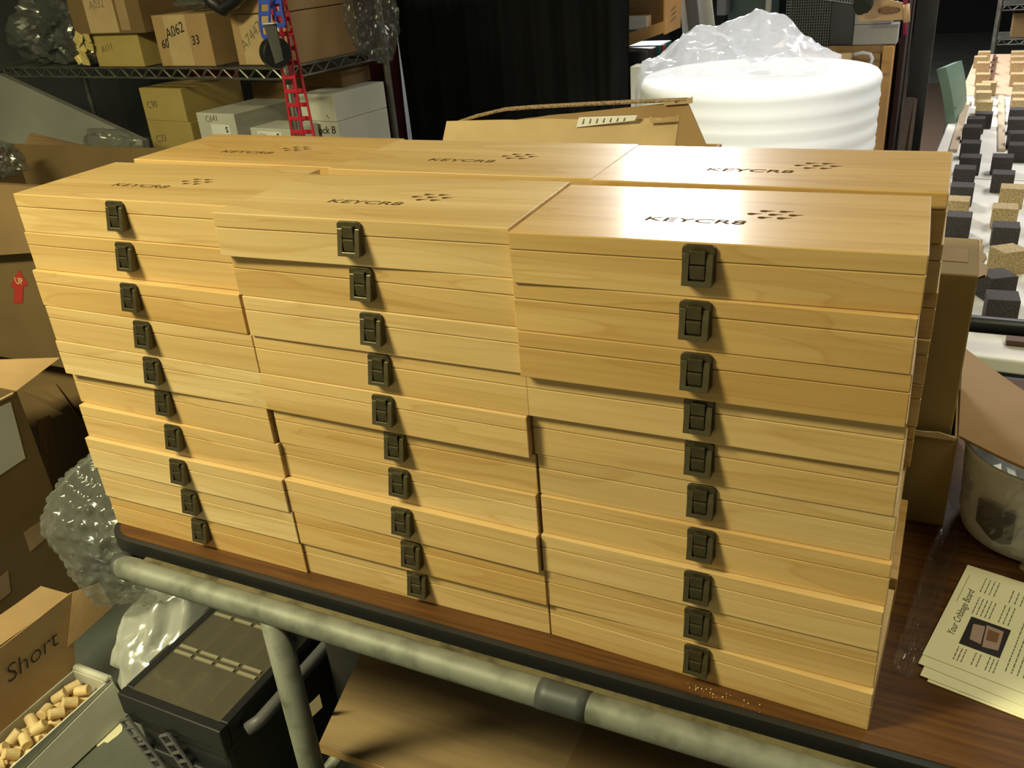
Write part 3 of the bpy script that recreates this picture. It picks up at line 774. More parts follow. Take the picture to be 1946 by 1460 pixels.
# paint blot on the floor
bm = B(); c = at_z(206, 1391, 0); pts = []
rg = random.Random(6)
for k in range(22):
    a = 2 * pi * k / 22; r = .034 * (1 + rg.uniform(-.25, .25)); pts.append((c.x + r * cos(a) * .8, c.y + r * sin(a) * 1.15))
prism(bm, pts, .0002, .0015)
o = obj('paint_blot', bm, 'paint_blot'); tag(o, 'spilt dried cream paint blot on the grey floor', 'paint spill')

# ------------------------------------------------------------------ bubble wrap and white bag
BC = V(-.435, .345, .455)
def bub(u, v):
    th = 2 * pi * u; ph = pi * (v * .94 + .03)
    n = V(cos(th) * sin(ph), sin(th) * sin(ph), -cos(ph))
    k = 1 + .26 * (ridge(n, .8, 2.2) - .4) + .05 * noise.noise(n * 2.4)
    p = V(n.x * .185, n.y * .16, n.z * .185) * k
    cu, cv = u * 34, v * 17
    row = math.floor(cv); du = (cu + .5 * (row % 2)) % 1 - .5; dv = cv % 1 - .5
    d = du * du + dv * dv
    p += n * (.006 * max(0, 1 - d / .10))
    p = BC + p; p.z = max(p.z, .003)
    return p
o = obj('bubble_wrap', grid_surf(B(), bub, 260, 150, True), 'bubble_film', smooth=True)
tag(o, 'big bundle of clear bubble wrap between the left cartons and the cart', 'bubble wrap')
t = thing('carrier_bag', 'crumpled white plastic bag with green print beside the black toolbox', 'bag', (0, 0, 0))
wc = V(-.375, .335, .15)
obj('bag_body', blob(B(), wc, (.120, .185, .165), 5, .30, 1.5, 5.0, flat=.002), 'bag_film', t, smooth=True)
for k, (dx, dy, dz) in enumerate(((.10, -.10, .075), (.125, -.06, .06), (.11, -.06, .10))):
    obj('green_mark', blob(B(), wc + V(dx, dy, dz), (.010, .014, .022), 2, .5, 3, k), 'green_print', t)

# ------------------------------------------------------------------ black rolling toolbox with organizer lid
t = thing('toolbox', 'black plastic toolbox with clear compartment lid under the cart rail', 'toolbox', (-.245, .045, 0))
W, DP, Z0, Z1 = .262, .400, .245, .300
obj('toolbox_body', bx(.012, W - .012, .012, DP, .0, .235, .012), 'dark_plastic', t)
obj('toolbox_rim', bx(.004, W - .004, .004, DP + .004, .222, .246, .004), 'black_plastic', t)
fr = B()
for a in ((0, W, 0, .022), (0, W, DP - .02, DP), (0, .018, .022, DP - .02), (W - .020, W, .022, DP - .02)):
    box(fr, a[0], a[1], a[2], a[3], .2465, .300, .003)
org = obj('organizer_frame', fr, 'black_plastic', t)
obj('organizer_floor', bx(.018, W - .02, .022, DP - .02, .248, .256), 'organizer_bin', org)
dv = B()
nx, ny = 4, 3
for i in range(1, nx):
    x = .018 + (W - .038) * i / nx; box(dv, x - .001, x + .001, .022, DP - .02, .256, .292)
for j in range(1, ny):
    y = .022 + (DP - .042) * j / ny; box(dv, .018, W - .02, y - .001, y + .001, .256, .292)
obj('dividers', dv, 'organizer_bin', org)
obj('clear_lid', bx(.016, W - .018, .020, DP - .018, .2945, .2985, .001), 'smoke_film', t)
for j in range(1, ny):
    y = .022 + (DP - .042) * j / ny
    for i in range(nx):
        x0 = .020 + (W - .040) * i / nx
        for dy in (-.012, .004): obj('lid_rib', bx(x0 + .004, x0 + (W - .040) / nx - .006, y + dy, y + dy + .007, .2985, .3015), 'organizer_rib', t)
rg = random.Random(12)
for k in range(9):
    x = .035 + .06 * (k % 4) + rg.uniform(-.006, .012); y = .05 + .13 * (k // 4) + rg.uniform(0, .06)
    obj('stored_part', blob(B(), V(x, y, .262), (.016, .009, .006), 2, .3, 2, k), 'black_plastic', t)
for k in range(2):
    y = .09 + .16 * k
    obj('lid_clip', bx(-.010, .006, y, y + .055, .252, .296, .003), 'dark_plastic', t)
hd = obj('handle', tube(B(), [(W + .012, .05, .262), (W + .028, .07, .270), (W + .030, .15, .272), (W + .030, .28, .272), (W + .014, .31, .262)], .013, 10), 'grey_stick', t, smooth=True)
obj('side_lip', bx(.02, W - .02, -.008, .004, .150, .180, .004), 'black_plastic', t)
def ladder(parent, a, b, wdir, w, rail_r, nr, m, name, rung=None):
    """ladder-like moulded strip from a to b: two side rails and the cross bars between them"""
    bm = B(); wv = wdir.normalized() * (w / 2)
    tube(bm, [a - wv, b - wv], rail_r, 6); tube(bm, [a + wv, b + wv], rail_r, 6)
    for k in range(nr + 1):
        p = a.lerp(b, k / nr); tube(bm, [p - wv, p + wv], rung or rail_r, 6)
    return obj(name, bm, m, parent)
for x0, z1 in ((.006, .085), (.112, .075)):
    ladder(t, V(x0, -.006, .238), V(x0 + .098, -.014, z1), V(.147, 0, .09), .032, .0038, 9, 'grey_stick', 'ribbed_strap')
o = obj('strap_end', grid_surf(B(), lambda u, v: at_y(540 + 70 * u, 1358 - 24 * u + 14 * sin(3.3 * u), .02) + V(0, .0, -.014 + .028 * v), 18, 4), 'beige_strap', smooth=True)
tag(o, 'short beige webbing strap hooked on the cart leg', 'strap')
t = thing('storage_case', 'black storage case standing behind the cart leg', 'case', (.20, .50, 0))
obj('case_body', bx(-.135, .135, -.2, .2, 0, .42, .01), 'dark_plastic', t)
obj('case_lid', bx(-.14, .14, -.205, .205, .421, .45, .006), 'black_plastic', t)
# ------------------------------------------------------------------ wire shelf, back left
SR = -math.atan2(.115, .993)
SO = V(-.765, 1.520, 0)
UX = V(cos(SR), sin(SR), 0); VY = V(-sin(SR), cos(SR), 0)
def S(u, v, z): return SO + UX * u + VY * v + V(0, 0, z)
shelf = thing('wire_shelf', 'chrome wire shelving unit with kraft boxes at the back left', 'shelf', SO, SR)
SL, SD, SZ = 1.75, .47, 1.222
for u, v in ((0, 0), (0, SD), (-SL, 0), (-SL, SD)):
    obj('post', tube(B(), [(u, v, 0), (u, v, 1.0), (u, v, 1.95)], .0125, 14), 'chrome' if v == 0 and u == 0 else 'chrome_dull', shelf, smooth=True)
    obj('post_collar', tube(B(), [(u, v, SZ - .012), (u, v, SZ + .045)], .0175, 14), 'chrome_dull', shelf, smooth=True)
for dz, nm in ((SZ, 'u'), (.86, 'l'), (.20, 'b')):
    deck = B()
    n = 62
    for k in range(n + 1):
        u = -SL * k / n; tube(deck, [(u, 0.0, dz + .031), (u, SD, dz + .031)], .0022, 5)
    for v in (.12, .24, .36): tube(deck, [(0, v, dz + .027), (-SL, v, dz + .027)], .003, 5)
    o = obj('deck_wires', deck, 'chrome_dull', shelf); o['kind'] = 'stuff'
    rim = B()
    for z in (dz, dz + .031):
        tube(rim, [(-.012, 0, z), (-SL + .012, 0, z)], .0040, 8); tube(rim, [(-.012, SD, z), (-SL + .012, SD, z)], .0040, 8)
        tube(rim, [(0, .012, z), (0, SD - .012, z)], .0040, 8); tube(rim, [(-SL, .012, z), (-SL, SD - .012, z)], .0040, 8)
    obj('deck_rim', rim, 'chrome_dull', shelf)
    def zig(p, q, m):
        bm = B(); pts = [p.lerp(q, k / m) + V(0, 0, .031 if k % 2 else 0) for k in range(m + 1)]
        for a, b in zip(pts, pts[1:]): tube(bm, [a, b], .0032, 6)
        return bm
    for v in (0, SD): obj('rim_truss', zig(V(-.02, v, dz), V(-SL + .02, v, dz), 46), 'chrome', shelf)
    for u in (0, -SL): obj('rim_truss', zig(V(u, .02, dz), V(u, SD - .02, dz), 12), 'chrome_dull', shelf)
DT = SZ + .0335
def kbox(name, label, u0, u1, v0, v1, z0, h, m='kraft', yaw=0.0, words=(), tape=None, cat='box', bev=.002, group=None, lidgap=None):
    c = S((u0 + u1) / 2, v0, z0)
    t = thing(name, label, cat, c, SR + yaw, group)
    hw = (u1 - u0) / 2
    obj('box_body', bx(-hw, hw, 0, v1 - v0, 0, h, bev), m, t)
    if tape: 
        x0, x1, tm = tape
        obj('tape_strip', bx(x0, x1, -.0008, .0002, .002, h - .002), tm, t)
        obj('tape_strip', bx(x0, x1, 0, (v1 - v0), h, h + .0007), tm, t)
    if lidgap: obj('lid_edge', bx(-hw - .002, hw + .002, -.002, v1 - v0 + .002, h - lidgap, h + .001, .001), m, t)
    for s, size, x, z, mm, rot in words:
        text('handwriting', s, size, mm, t, (x, -.0012, z), (pi / 2, rot, 0), shear=.15, extrude=.0002, weight=-.0004 if mm == 'ink_faint' else .0)
    return t
kbox('kraft_box', 'yellowish kraft box marked A111 on the upper wire shelf', -.945, -.690, .018, .28, DT, .108, 'kraft_yellow', words=(('A111', .032, -.055, .062, 'ink_faint', -.2),))
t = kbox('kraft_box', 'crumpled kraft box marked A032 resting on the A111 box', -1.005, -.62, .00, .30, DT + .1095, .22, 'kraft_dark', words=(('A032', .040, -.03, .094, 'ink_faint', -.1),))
obj('torn_label', bx(-.10, .06, -.0012, .0002, .004, .21), 'kraft_pale', t)
obj('tape_strip', bx(.075, .125, -.0016, .0002, .01, .21), 'packing_tape', t)
t = kbox('kraft_box', 'open kraft box marked A062, 60 and 33 on the upper shelf', -.612, -.345, .030, .24, DT, .160, 'kraft',
     words=(('A062', .046, -.030, .110, 'ink', -.25), ('60', .040, -.092, .070, 'ink', -.1), ('33', .040, .062, .080, 'ink', -.1)), tape=(-.075, .035, 'kraft_pale'))
t.rotation_euler.z += .0
bm = blob(B(), S(-.43, .12, DT + .196), (.10, .06, .026), 4, .5, 2.4, 3)
o = obj('packing_film', bm, 'grey_film'); tag(o, 'crumpled clear packing film on top of the A062 box', 'plastic scrap')
kbox('kraft_box', 'kraft box with scrawled number under another box near the chains', -.262, -.012, .055, .36, DT, .150, 'kraft', words=(('A7442', .045, -.045, .085, 'ink_faint', -.6),), tape=(-.09, .10, 'kraft_pale'))
kbox('kraft_box', 'plain brown box on top at the right end of the upper shelf', -.270, -.012, .045, .36, DT + .1525, .20, 'kraft')
# dark pipe fitting on top of the A062 box
o = obj('black_fitting', tube(B(), [at_y(385, -30, 1.53), at_y(405, 5, 1.53), at_y(425, 18, 1.53), at_y(450, -2, 1.53), at_y(475, -40, 1.53)], [.02, .024, .020, .020, .02], 12), 'black_plastic', smooth=True)
tag(o, 'black curved plastic fitting hanging above the A062 box', 'fitting')
# bags on the upper shelf
o = obj('parts_bag', blob(B(), S(-1.33, .16, DT + .13), (.22, .14, .16), 5, .35, 2.0, 1.5, flat=DT + .002), 'grey_film'); tag(o, 'large dull clear bag of parts at the left of the upper shelf', 'bag')
o = obj('packing_scrap', blob(B(), S(-1.33, .17, DT + .10), (.12, .08, .08), 3, .4, 2.0, 8, flat=DT + .004), 'black_plastic'); tag(o, 'dark lump inside the large clear bag on the shelf', 'parts')
bc = S(-1.025, .07, DT + .054)
o = obj('hinge_bag', blob(B(), bc, (.080, .065, .050), 4, .25, 2.4, 7, flat=DT + .002), 'smoke_film'); tag(o, 'clear bag of brass hinges beside the A111 box', 'bag')
rg = random.Random(33)
for k, (px, py, r) in enumerate(((150, 70, .5), (166, 72, .1), (155, 92, -.2), (160, 105, .2), (163, 116, .15), (152, 112, -.4), (147, 78, .9), (170, 88, .3))):
    c = at_y(px, py, 1.625 + .004 * (k % 3)) 
    t = thing('brass_hinge', 'small brass hinge in the clear bag beside the A111 box', 'hinge', c, group='brass hinges in the bag', rot=(pi / 2 + rg.uniform(-.3, .3), r, rg.uniform(-.3, .3)))
    obj('leaf', bx(-.017, -.002, -.014, .014, 0, .0012), 'brass', t); obj('leaf', bx(.002, .017, -.014, .014, 0, .0012), 'brass', t)
    obj('knuckle', tube(B(), [(0, -.014, .001), (0, .014, .001)], .0026, 8), 'brass', t)
# lower shelf boxes
LT = .86 + .0335
kbox('kraft_box', 'lower yellowish kraft box marked C33 on the lower shelf', -.80, -.565, .05, .32, LT, .173, 'kraft_yellow', words=(('C33', .034, -.06, .11, 'ink_faint', -.1),))
kbox('kraft_box', 'upper yellowish kraft box stacked on the box marked C33', -.80, -.575, .05, .32, LT + .1735, .112, 'kraft_yellow', words=(('C90', .034, -.06, .055, 'ink_faint', -.1),))
t = kbox('white_box', 'white carton marked C641 with S label on the lower shelf', -.535, -.345, .06, .34, LT, .205, 'white_card', words=(('C641', .030, -.02, .186, 'ink_faint', -.1),))
obj('size_label', bx(-.03, .062, -.0012, .0002, .134, .168), 'white_paper', t)
text('size_mark', 'S', .026, 'ink', t, (.048, -.0016, .151), (pi / 2, 0, 0), weight=.0008)
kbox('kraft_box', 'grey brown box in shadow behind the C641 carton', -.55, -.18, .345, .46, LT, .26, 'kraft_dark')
t = kbox('white_box', 'small white carton with S label just left of the chains', -.245, -.06, .03, .155, LT, .170, 'white_card')
obj('size_label', bx(-.06, .050, -.0012, .0002, .132, .160), 'white_paper', t)
text('size_mark', 'S', .024, 'ink', t, (.034, -.0016, .146), (pi / 2, 0, 0), weight=.0008)
text('size_text', 'C741', .018, 'ink_faint', t, (-.035, -.0016, .146), (pi / 2, 0, 0))
t = kbox('white_box', 'white carton marked Lock B at the right of the lower shelf', -.137, .012, .17, .43, LT, .168, 'white_card', words=(('Lock B', .034, .016, .140, 'ink', -.05), ('V', .02, .01, .108, 'ink', 0)))
t = kbox('white_box', 'stapled white carton on top of the Lock B carton', -.140, .012, .17, .43, LT + .1690, .086, 'white_card')
for x in (-.045, .035): obj('staple', tube(B(), [(x, -.001, .022), (x + .010, -.001, .010)], .0012, 5), 'black_metal', t)
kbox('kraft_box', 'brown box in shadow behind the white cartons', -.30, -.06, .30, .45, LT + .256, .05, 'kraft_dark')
o = obj('red_crate_panel', bx(-1.05, -.78, .48, .50, .30, 1.20), 'red_card', None, SO, (0, 0, SR)); tag(o, 'dark red board standing behind the wire shelf', 'board')
# pale wrapped sheet leaning under the shelf at the far left
a, b = at_y(-60, 150, 1.28), at_y(222, 282, 1.28)
o = obj('pale_board', sheet(B(), V(a.x, 1.40, a.z), V(b.x, 1.40, b.z), V(b.x, 1.20, .0), V(a.x - .3, 1.20, .0), .03, 6, 4), 'pale_sheet'); tag(o, 'pale grey wrapped board leaning under the wire shelf', 'board')
o = obj('clear_wrap', blob(B(), at_y(205, 268, 1.24), (.10, .04, .035), 4, .4, 2.2, 12), 'thin_film'); tag(o, 'crinkled clear wrap on the end of the pale board', 'plastic scrap')
# bag hanging at the right end of the upper shelf
o = obj('clear_bag', blob(B(), S(.085, .33, DT + .115), (.060, .10, .14), 5, .32, 2.2, 10), 'thin_film'); tag(o, 'dull clear plastic bag hanging at the right end of the shelf', 'bag')

# hanging plastic ladder chains
YC = 1.405
def chain(name, label, pts, w, m, nr, lean=V(1, 0, 0)):
    t = thing(name, label, 'chain', pts[-1])
    A = [p - pts[-1] for p in pts]
    for side in (-1, 1):
        obj('side_rail', tube(B(), [p + lean * (side * w / 2) for p in A], .0038, 6), m, t)
    tot = [0]
    for a, b in zip(A, A[1:]): tot.append(tot[-1] + (b - a).length)
    for k in range(nr + 1):
        s = tot[-1] * k / nr
        for i in range(len(A) - 1):
            if tot[i] <= s <= tot[i + 1] + 1e-9:
                p = A[i].lerp(A[i + 1], (s - tot[i]) / max(1e-9, tot[i + 1] - tot[i])); break
        obj('link_bar', bx(-w / 2, w / 2, -.003, .003, -.006, .006, .0015, 1), m, t, p, (0, math.atan2(-lean.z, lean.x), 0))
    return t
chain('red_chain', 'left of two red plastic ladder chains hanging before the shelf post', [at_y(521, -110, YC), at_y(525, 0, YC), at_y(545, 120, YC), at_y(566, 262, YC), at_y(590, 420, YC)], .040, 'red_plastic', 20)
chain('red_chain', 'right of two red plastic ladder chains hanging before the shelf post', [at_y(528, -110, YC + .03), at_y(532, 0, YC + .03), at_y(560, 130, YC + .03), at_y(588, 262, YC + .03), at_y(612, 420, YC + .03)], .038, 'red_plastic', 20)
chain('blue_chain', 'blue plastic ladder chain hanging above the black wheel', [at_y(508, -110, YC - .03), at_y(503, 0, YC - .03), at_y(503, 40, YC - .03), at_y(508, 70, YC - .03)], .034, 'blue_plastic', 8)
chain('blue_chain', 'second blue chain strand behind the black hook bracket', [at_y(530, -110, YC - .01), at_y(525, -10, YC - .01), at_y(528, 20, YC - .01), at_y(534, 48, YC - .01)], .026, 'blue_plastic', 7)
t = thing('hook_wheel', 'black hooked wheel hanging on the blue chain', 'wheel', at_y(523, 100, YC - .04))
bm = lathe(B(), [(.020, -.020), (.038, -.020), (.041, -.015), (.041, .015), (.038, .020), (.020, .020)], 32)
o = obj('wheel', bm, 'black_plastic', t, (0, 0, 0), (0, pi / 2, -.5), smooth=False)
obj('bracket', sheet(B(), V(.004, -.03, .078), V(.038, -.02, .076), V(.042, -.02, -.018), V(.020, -.03, -.026), .007, 2, 6), 'dark_plastic', t)
obj('bracket_edge', bx(.002, .040, -.034, -.014, .077, .080), 'white_card', t)
# ------------------------------------------------------------------ curtain and dark red drape
def curtain(name, label, x0, x1, y, z0, z1, folds, amp, m, seed):
    rg = random.Random(seed); ph = [rg.uniform(0, 6.28) for _ in range(4)]
    def f(u, v):
        x = x0 + (x1 - x0) * u
        s = sin(folds * 2 * pi * u + ph[0] + .6 * sin(3 * u + ph[1])) * .7 + .3 * sin(folds * 4.3 * pi * u + ph[2])
        return V(x + .01 * sin(6 * v + 9 * u), y + amp * s * (.75 + .25 * v) + .02 * sin(2 * v + ph[3]), z0 + (z1 - z0) * v)
    bm = B(); grid_surf(bm, f, 160, 14)
    bmesh.ops.solidify(bm, geom=bm.faces[:], thickness=.006)
    o = obj(name, bm, m, smooth=True); tag(o, label, 'curtain')
curtain('black_curtain', 'black cloth curtain in folds behind the stacks', -1.12, -.075, 2.68, .01, 2.3, 7, .035, 'black_cloth', 4)
curtain('red_drape', 'dark red cloth hanging left of the black curtain', -1.20, -1.02, 2.55, .01, 2.3, 2, .03, 'red_cloth', 9)

# ------------------------------------------------------------------ foam roll with film on top
RC = V(.545, 2.03, 0); RRAD = .345; RTOP = 1.148
def rprof():
    pr = [(.30, .0)]
    n = 120
    for k in range(n + 1):
        z = .01 + (RTOP - .03) * k / n
        pr.append((RRAD - .004 + .0016 * sin(z * 2 * pi / .047 + 1.5 * sin(z * 7)) + .0012 * sin(z * 2 * pi / .021 + 3 * sin(z * 5)), z))
    pr += [(RRAD - .004, RTOP - .012), (RRAD - .012, RTOP - .002), (RRAD - .03, RTOP)]
    r = RRAD - .03; k = 0
    while r > .05:
        r -= .009; k += 1
        pr.append((r, RTOP - .004 if k % 2 else RTOP - .0005))
    pr.append((.04, RTOP - .05))
    return pr
t = thing('foam_roll', 'huge upright roll of white packing foam behind the stacks', 'roll', RC)
obj('rolled_sheet', lathe(B(), rprof(), 96), 'foam_white', t, smooth=True)
def ff(u, v):
    # film thrown over the roll: bunched to the left and the back, falling over the left rim
    x = -.40 + .60 * u; y = -.16 + .50 * v
    r = math.hypot(x, y)
    e = min(u, 1 - u, v, 1 - v) * 2
    z = RTOP + .006 + (.020 + .115 * math.exp(-((x + .02) ** 2 / .018 + (y - .13) ** 2 / .012)) + .06 * math.exp(-((x + .20) ** 2 / .01 + (y - .05) ** 2 / .02))) * (.25 + .75 * min(1, e * 3))
    z += .058 * (ridge(V(x, y, 0), 6.0, 5) - .45) * min(1, e * 4)
    if r > RRAD - .01:
        over = r - (RRAD - .01); s = (RRAD + .012) / r
        z -= over * 3.2; x *= min(1, s); y *= min(1, s)
    return RC + V(x, y, max(z, RTOP + .004 if r < RRAD - .01 else .5))
o = obj('film_wrap', grid_surf(B(), ff, 120, 110), 'roll_film', smooth=True); tag(o, 'crumpled clear plastic film bunched on top of the foam roll', 'plastic film')

# ------------------------------------------------------------------ things beyond the curtain edge
YT = 2.95
a = at_y(1190, 92, YT)
t = thing('fruit_tray', 'orange brown cardboard tray with printed side right of the curtain', 'tray', (0, 0, 0))
obj('front_panel', sheet(B(), at_y(1150, 104, YT), at_y(1262, 62, YT), at_y(1262, 40, YT), at_y(1150, 78, YT), .006), 'kraft_orange', t)
obj('side_panel', sheet(B(), at_y(1262, 66, YT), at_y(1292, 52, YT + .12), at_y(1297, -60, YT + .12), at_y(1262, -60, YT), .006), 'kraft_orange', t)
obj('back_panel', sheet(B(), at_y(1150, 60, YT + .06), at_y(1262, 50, YT + .06), at_y(1262, -60, YT + .06), at_y(1150, -60, YT + .06), .006), 'kraft_dark', t)
for py, s in ((12, 'PRODUCE OF'), (30, 'PACKED FOR')):
    pass
for k, (py, n) in enumerate(((10, 8), (31, 5))):
    for j in range(n):
        px = 1253 - 8 * j
        decal('printed_mark', [at_y(px - 5, py + 3, YT + .0555), at_y(px - 5, py - 1.5, YT + .0555), at_y(px, py - 2, YT + .0555), at_y(px, py + 2.5, YT + .0555)], 'ink_faint', t, .001)
for k in range(3):
    decal('printed_leaf', [at_y(1277, 38 - 10 * k, YT + .04), at_y(1281, 33 - 10 * k, YT + .05), at_y(1284, 30 - 10 * k, YT + .06), at_y(1280, 36 - 10 * k, YT + .05)], 'ink_faint', t, .004)
o = obj('tray_carton', bx(-.06, .06, -.03, .03, 0, .05, .004), 'white_card', None, at_y(1207, 55, YT + .03)); tag(o, 'small white printed carton lying in the orange tray', 'carton')
o = obj('teal_box', bx(-.16, .0, -.08, .08, .0, .22, .004), 'teal_card', None, at_y(1266, 110, YT + .10) + V(0, 0, -.16)); tag(o, 'dark teal box under the orange tray', 'box')
o = obj('red_board', bx(0, .008, -.082, -.06, 0, .22), 'red_card', None, at_y(1268, 110, YT + .10) + V(.002, 0, -.16)); tag(o, 'thin red board beside the teal box', 'board')
o = obj('dark_bin', bx(-.12, .0, -.06, .06, 0, at_y(1240, 92, YT - .06).z, .006), 'black_plastic', None, (at_y(1240, 92, YT - .06).x, YT - .06, 0)); tag(o, 'black bin in the shadow under the tray', 'bin')
o = obj('white_block', bx(-.02, .02, -.04, .04, 0, at_y(1204, 125, YT - .22).z, .004), 'white_card', None, (at_y(1204, 125, YT - .22).x + .012, YT - .20, 0)); tag(o, 'white packet sticking out right of the curtain', 'packet')
def plank(name, label, pa, pb, w, m, Y, dp=.02, cat='board'):
    A = at_y(*pa, Y); Bq = at_y(*pb, Y + .06)
    Bq = A + (Bq - A) * 3.0 if Bq.z < A.z else Bq
    d = (Bq - A)
    k = (A.z - .02) / max(.05, (A.z - Bq.z))
    Bq = A + d * k
    o = obj(name, sheet(B(), A, A + V(w, 0, 0), Bq + V(w, 0, 0), Bq, dp), m); tag(o, label, cat); return o
plank('blue_sheet', 'pale blue panel leaning beside the orange tray', (1289, -60), (1300, 90), .055, 'white_stick', YT + .22)
plank('grey_plank', 'dark grey plank leaning against the white post', (1296, -60), (1314, 95), .045, 'grey_stick', YT + .15)
plank('white_post', 'off white post standing behind the foam roll film', (1306, -60), (1325, 90), .085, 'white_card', YT + .26)
t = thing('dark_cabinet', 'dark green and black machine cabinet far behind the foam roll', 'cabinet', (0, 0, 0))
p = at_y(1345, 120, 3.6); q = at_y(1462, -80, 3.6)
obj('cabinet_body', bx(p.x, q.x - .18, 3.6, 4.0, .0, q.z), 'wall_dark', t)
obj('green_door', bx(q.x - .17, q.x, 3.585, 3.9, .0, q.z), 'green_panel', t)
obj('door_trim', bx(q.x, q.x + .02, 3.57, 3.6, .3, q.z), 'grey_mesh', t)
obj('control_box', bx(p.x + .06, q.x - .16, 3.5, 3.6, at_y(1400, 28, 3.5).z, q.z), 'grey_stick', t)

# mesh crate
t = thing('mesh_crate', 'black crate with wire mesh front standing on the wooden cabinet', 'crate', (.575, 3.03, at_y(1640, 88, 3.0).z + .001), -.12)
h_ = .24
obj('crate_body', bx(-.12, .125, .012, .22, .0, h_, .004), 'black_plastic', t)
ms = B()
for k in range(19): x = -.13 + .165 * k / 18; box(ms, x - .0012, x + .0012, .002, .006, .0, h_)
for k in range(25): z = h_ * k / 24; box(ms, -.13, .035, .003, .007, z - .0012, z + .0012)
o = obj('mesh_front', ms, 'dark_mesh', t)
ms = B()
for k in range(23): x = -.10 + .21 * k / 22; box(ms, x - .0012, x + .0012, -.012, -.008, .165, .30)
for k in range(12): z = .165 + .012 * k; box(ms, -.10, .11, -.011, -.007, z - .0012, z + .0012)
obj('loose_grid', ms, 'grey_mesh', t, (0, 0, 0), (0, .16, 0))
# wooden cabinet with grey slabs
t = thing('wooden_cabinet', 'small wooden cabinet with panel door behind the foam roll', 'cabinet', (.70, 3.02, 0))
ct = at_y(1640, 88, 3.0).z
obj('cabinet_body', bx(-.30, .145, .02, .38, .0, ct, .004), 'cabinet_wood', t)
dr = obj('door', bx(-.10, .105, -.004, .018, .55, ct - .03, .003), 'cabinet_wood', t)
obj('door_panel', bx(-.065, .070, -.007, -.003, .60, ct - .06, .002), 'kraft_yellow', dr)
obj('side_stile', bx(.110, .147, -.006, .38, .45, ct - .004, .003), 'kraft_orange', t)
for k, (z0, z1, x0, x1, lab) in enumerate(((ct + .001, ct + .072, -.02, .155, 'lower grey slab of packaging on the wooden cabinet'), (ct + .073, ct + .128, -.02, .13, 'upper grey slab of packaging with white sticker'))):
    o = obj('grey_slab', bx(.70 + x0, .70 + x1, 3.03, 3.30, z0, z1, .003), 'grey_card'); tag(o, lab, 'slab', 'grey slabs on the cabinet')
    if k: obj('sticker', bx(.70 - .01, .70 + .09, 3.035, 3.12, z1, z1 + .001), 'white_paper', o)
o = obj('white_cable', tube(B(), [at_y(1606, 110, 3.03), at_y(1622, 104, 2.93), at_y(1640, 100, 2.90), at_y(1654, 103, 2.88), at_y(1658, 112, 2.86), at_y(1655, 122, 2.86), at_y(1645, 140, 3.005)], .006, 8), 'white_stick', smooth=True); tag(o, 'looped white cable in front of the wooden cabinet', 'cable')
# pinkish rim box in front of cabinet
o = obj('pale_block', bx(-.10, .08, 0, .08, 0, .06), 'kraft_pale', None, at_y(1570, 112, 2.84)); o.location.z = at_y(1570, 118, 2.84).z - .04; tag(o, 'pale cardboard piece between foam roll and mesh crate', 'cardboard')
# carved hanging board
t = thing('carved_board', 'pale wooden board with dark carving on a magenta rod', 'board', at_y(1690, 20, 2.93))
P = t.location
def rel(px, py, Y): return at_y(px, py, Y) - P
obj('board', sheet(B(), rel(1632, 40, 2.93), rel(1728, 37, 2.93), rel(1728, 8, 2.93), rel(1640, -12, 2.93), .012, 4, 2), 'scroll_wood', t)
obj('carving', blob(B(), rel(1688, 20, 2.918), (.034, .008, .012), 3, .35, 2, 1), 'carving', t)
obj('rod_sleeve', tube(B(), [rel(1723, 42, 2.92), rel(1722, 8, 2.92)], .012, 12), 'scroll_wood', t, smooth=True)
obj('rod', tube(B(), [rel(1720, 66, 2.92), rel(1722, -120, 2.92)], .0075, 10), 'magenta', t, smooth=True)
o = obj('dark_plush', blob(B(), at_y(1640, 2, 2.86), (.035, .03, .045), 4, .12, 2, 3), 'plush_dark', smooth=True); tag(o, 'dark green plush lump in front of the carved board', 'plush')
t = thing('steel_pillar', 'dark grey steel pillar right of the carved board', 'pillar', (0, 0, 0))
q = at_y(1750, 100, 3.3)
obj('shaft', bx(q.x - .035, q.x + .04, 3.3, 3.38, 0, 2.74), 'pillar_paint', t)
obj('foot', bx(q.x - .06, q.x + .065, 3.28, 3.40, 0, .012), 'pillar_paint', t)
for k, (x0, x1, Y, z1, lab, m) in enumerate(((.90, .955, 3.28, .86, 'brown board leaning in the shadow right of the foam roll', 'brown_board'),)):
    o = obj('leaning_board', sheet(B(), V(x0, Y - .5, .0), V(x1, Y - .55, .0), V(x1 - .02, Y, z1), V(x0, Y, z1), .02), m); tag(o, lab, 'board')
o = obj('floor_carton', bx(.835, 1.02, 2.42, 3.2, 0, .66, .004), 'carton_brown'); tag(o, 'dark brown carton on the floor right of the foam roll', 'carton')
o = obj('floor_darkener', bx(.45, 1.03, 3.55, 9.0, .0005, .005), 'carton_brown'); tag(o, 'added dark brown sheet that darkens the floor beside the sorting tables', 'cardboard')  # added sheet, darkens the far floor under the white light
o = obj('dark_drape', bx(.862, .880, 3.1, 3.5, 0, 1.35), 'maroon_cloth'); tag(o, 'dark maroon cloth hung beside the wooden cabinet', 'cloth')
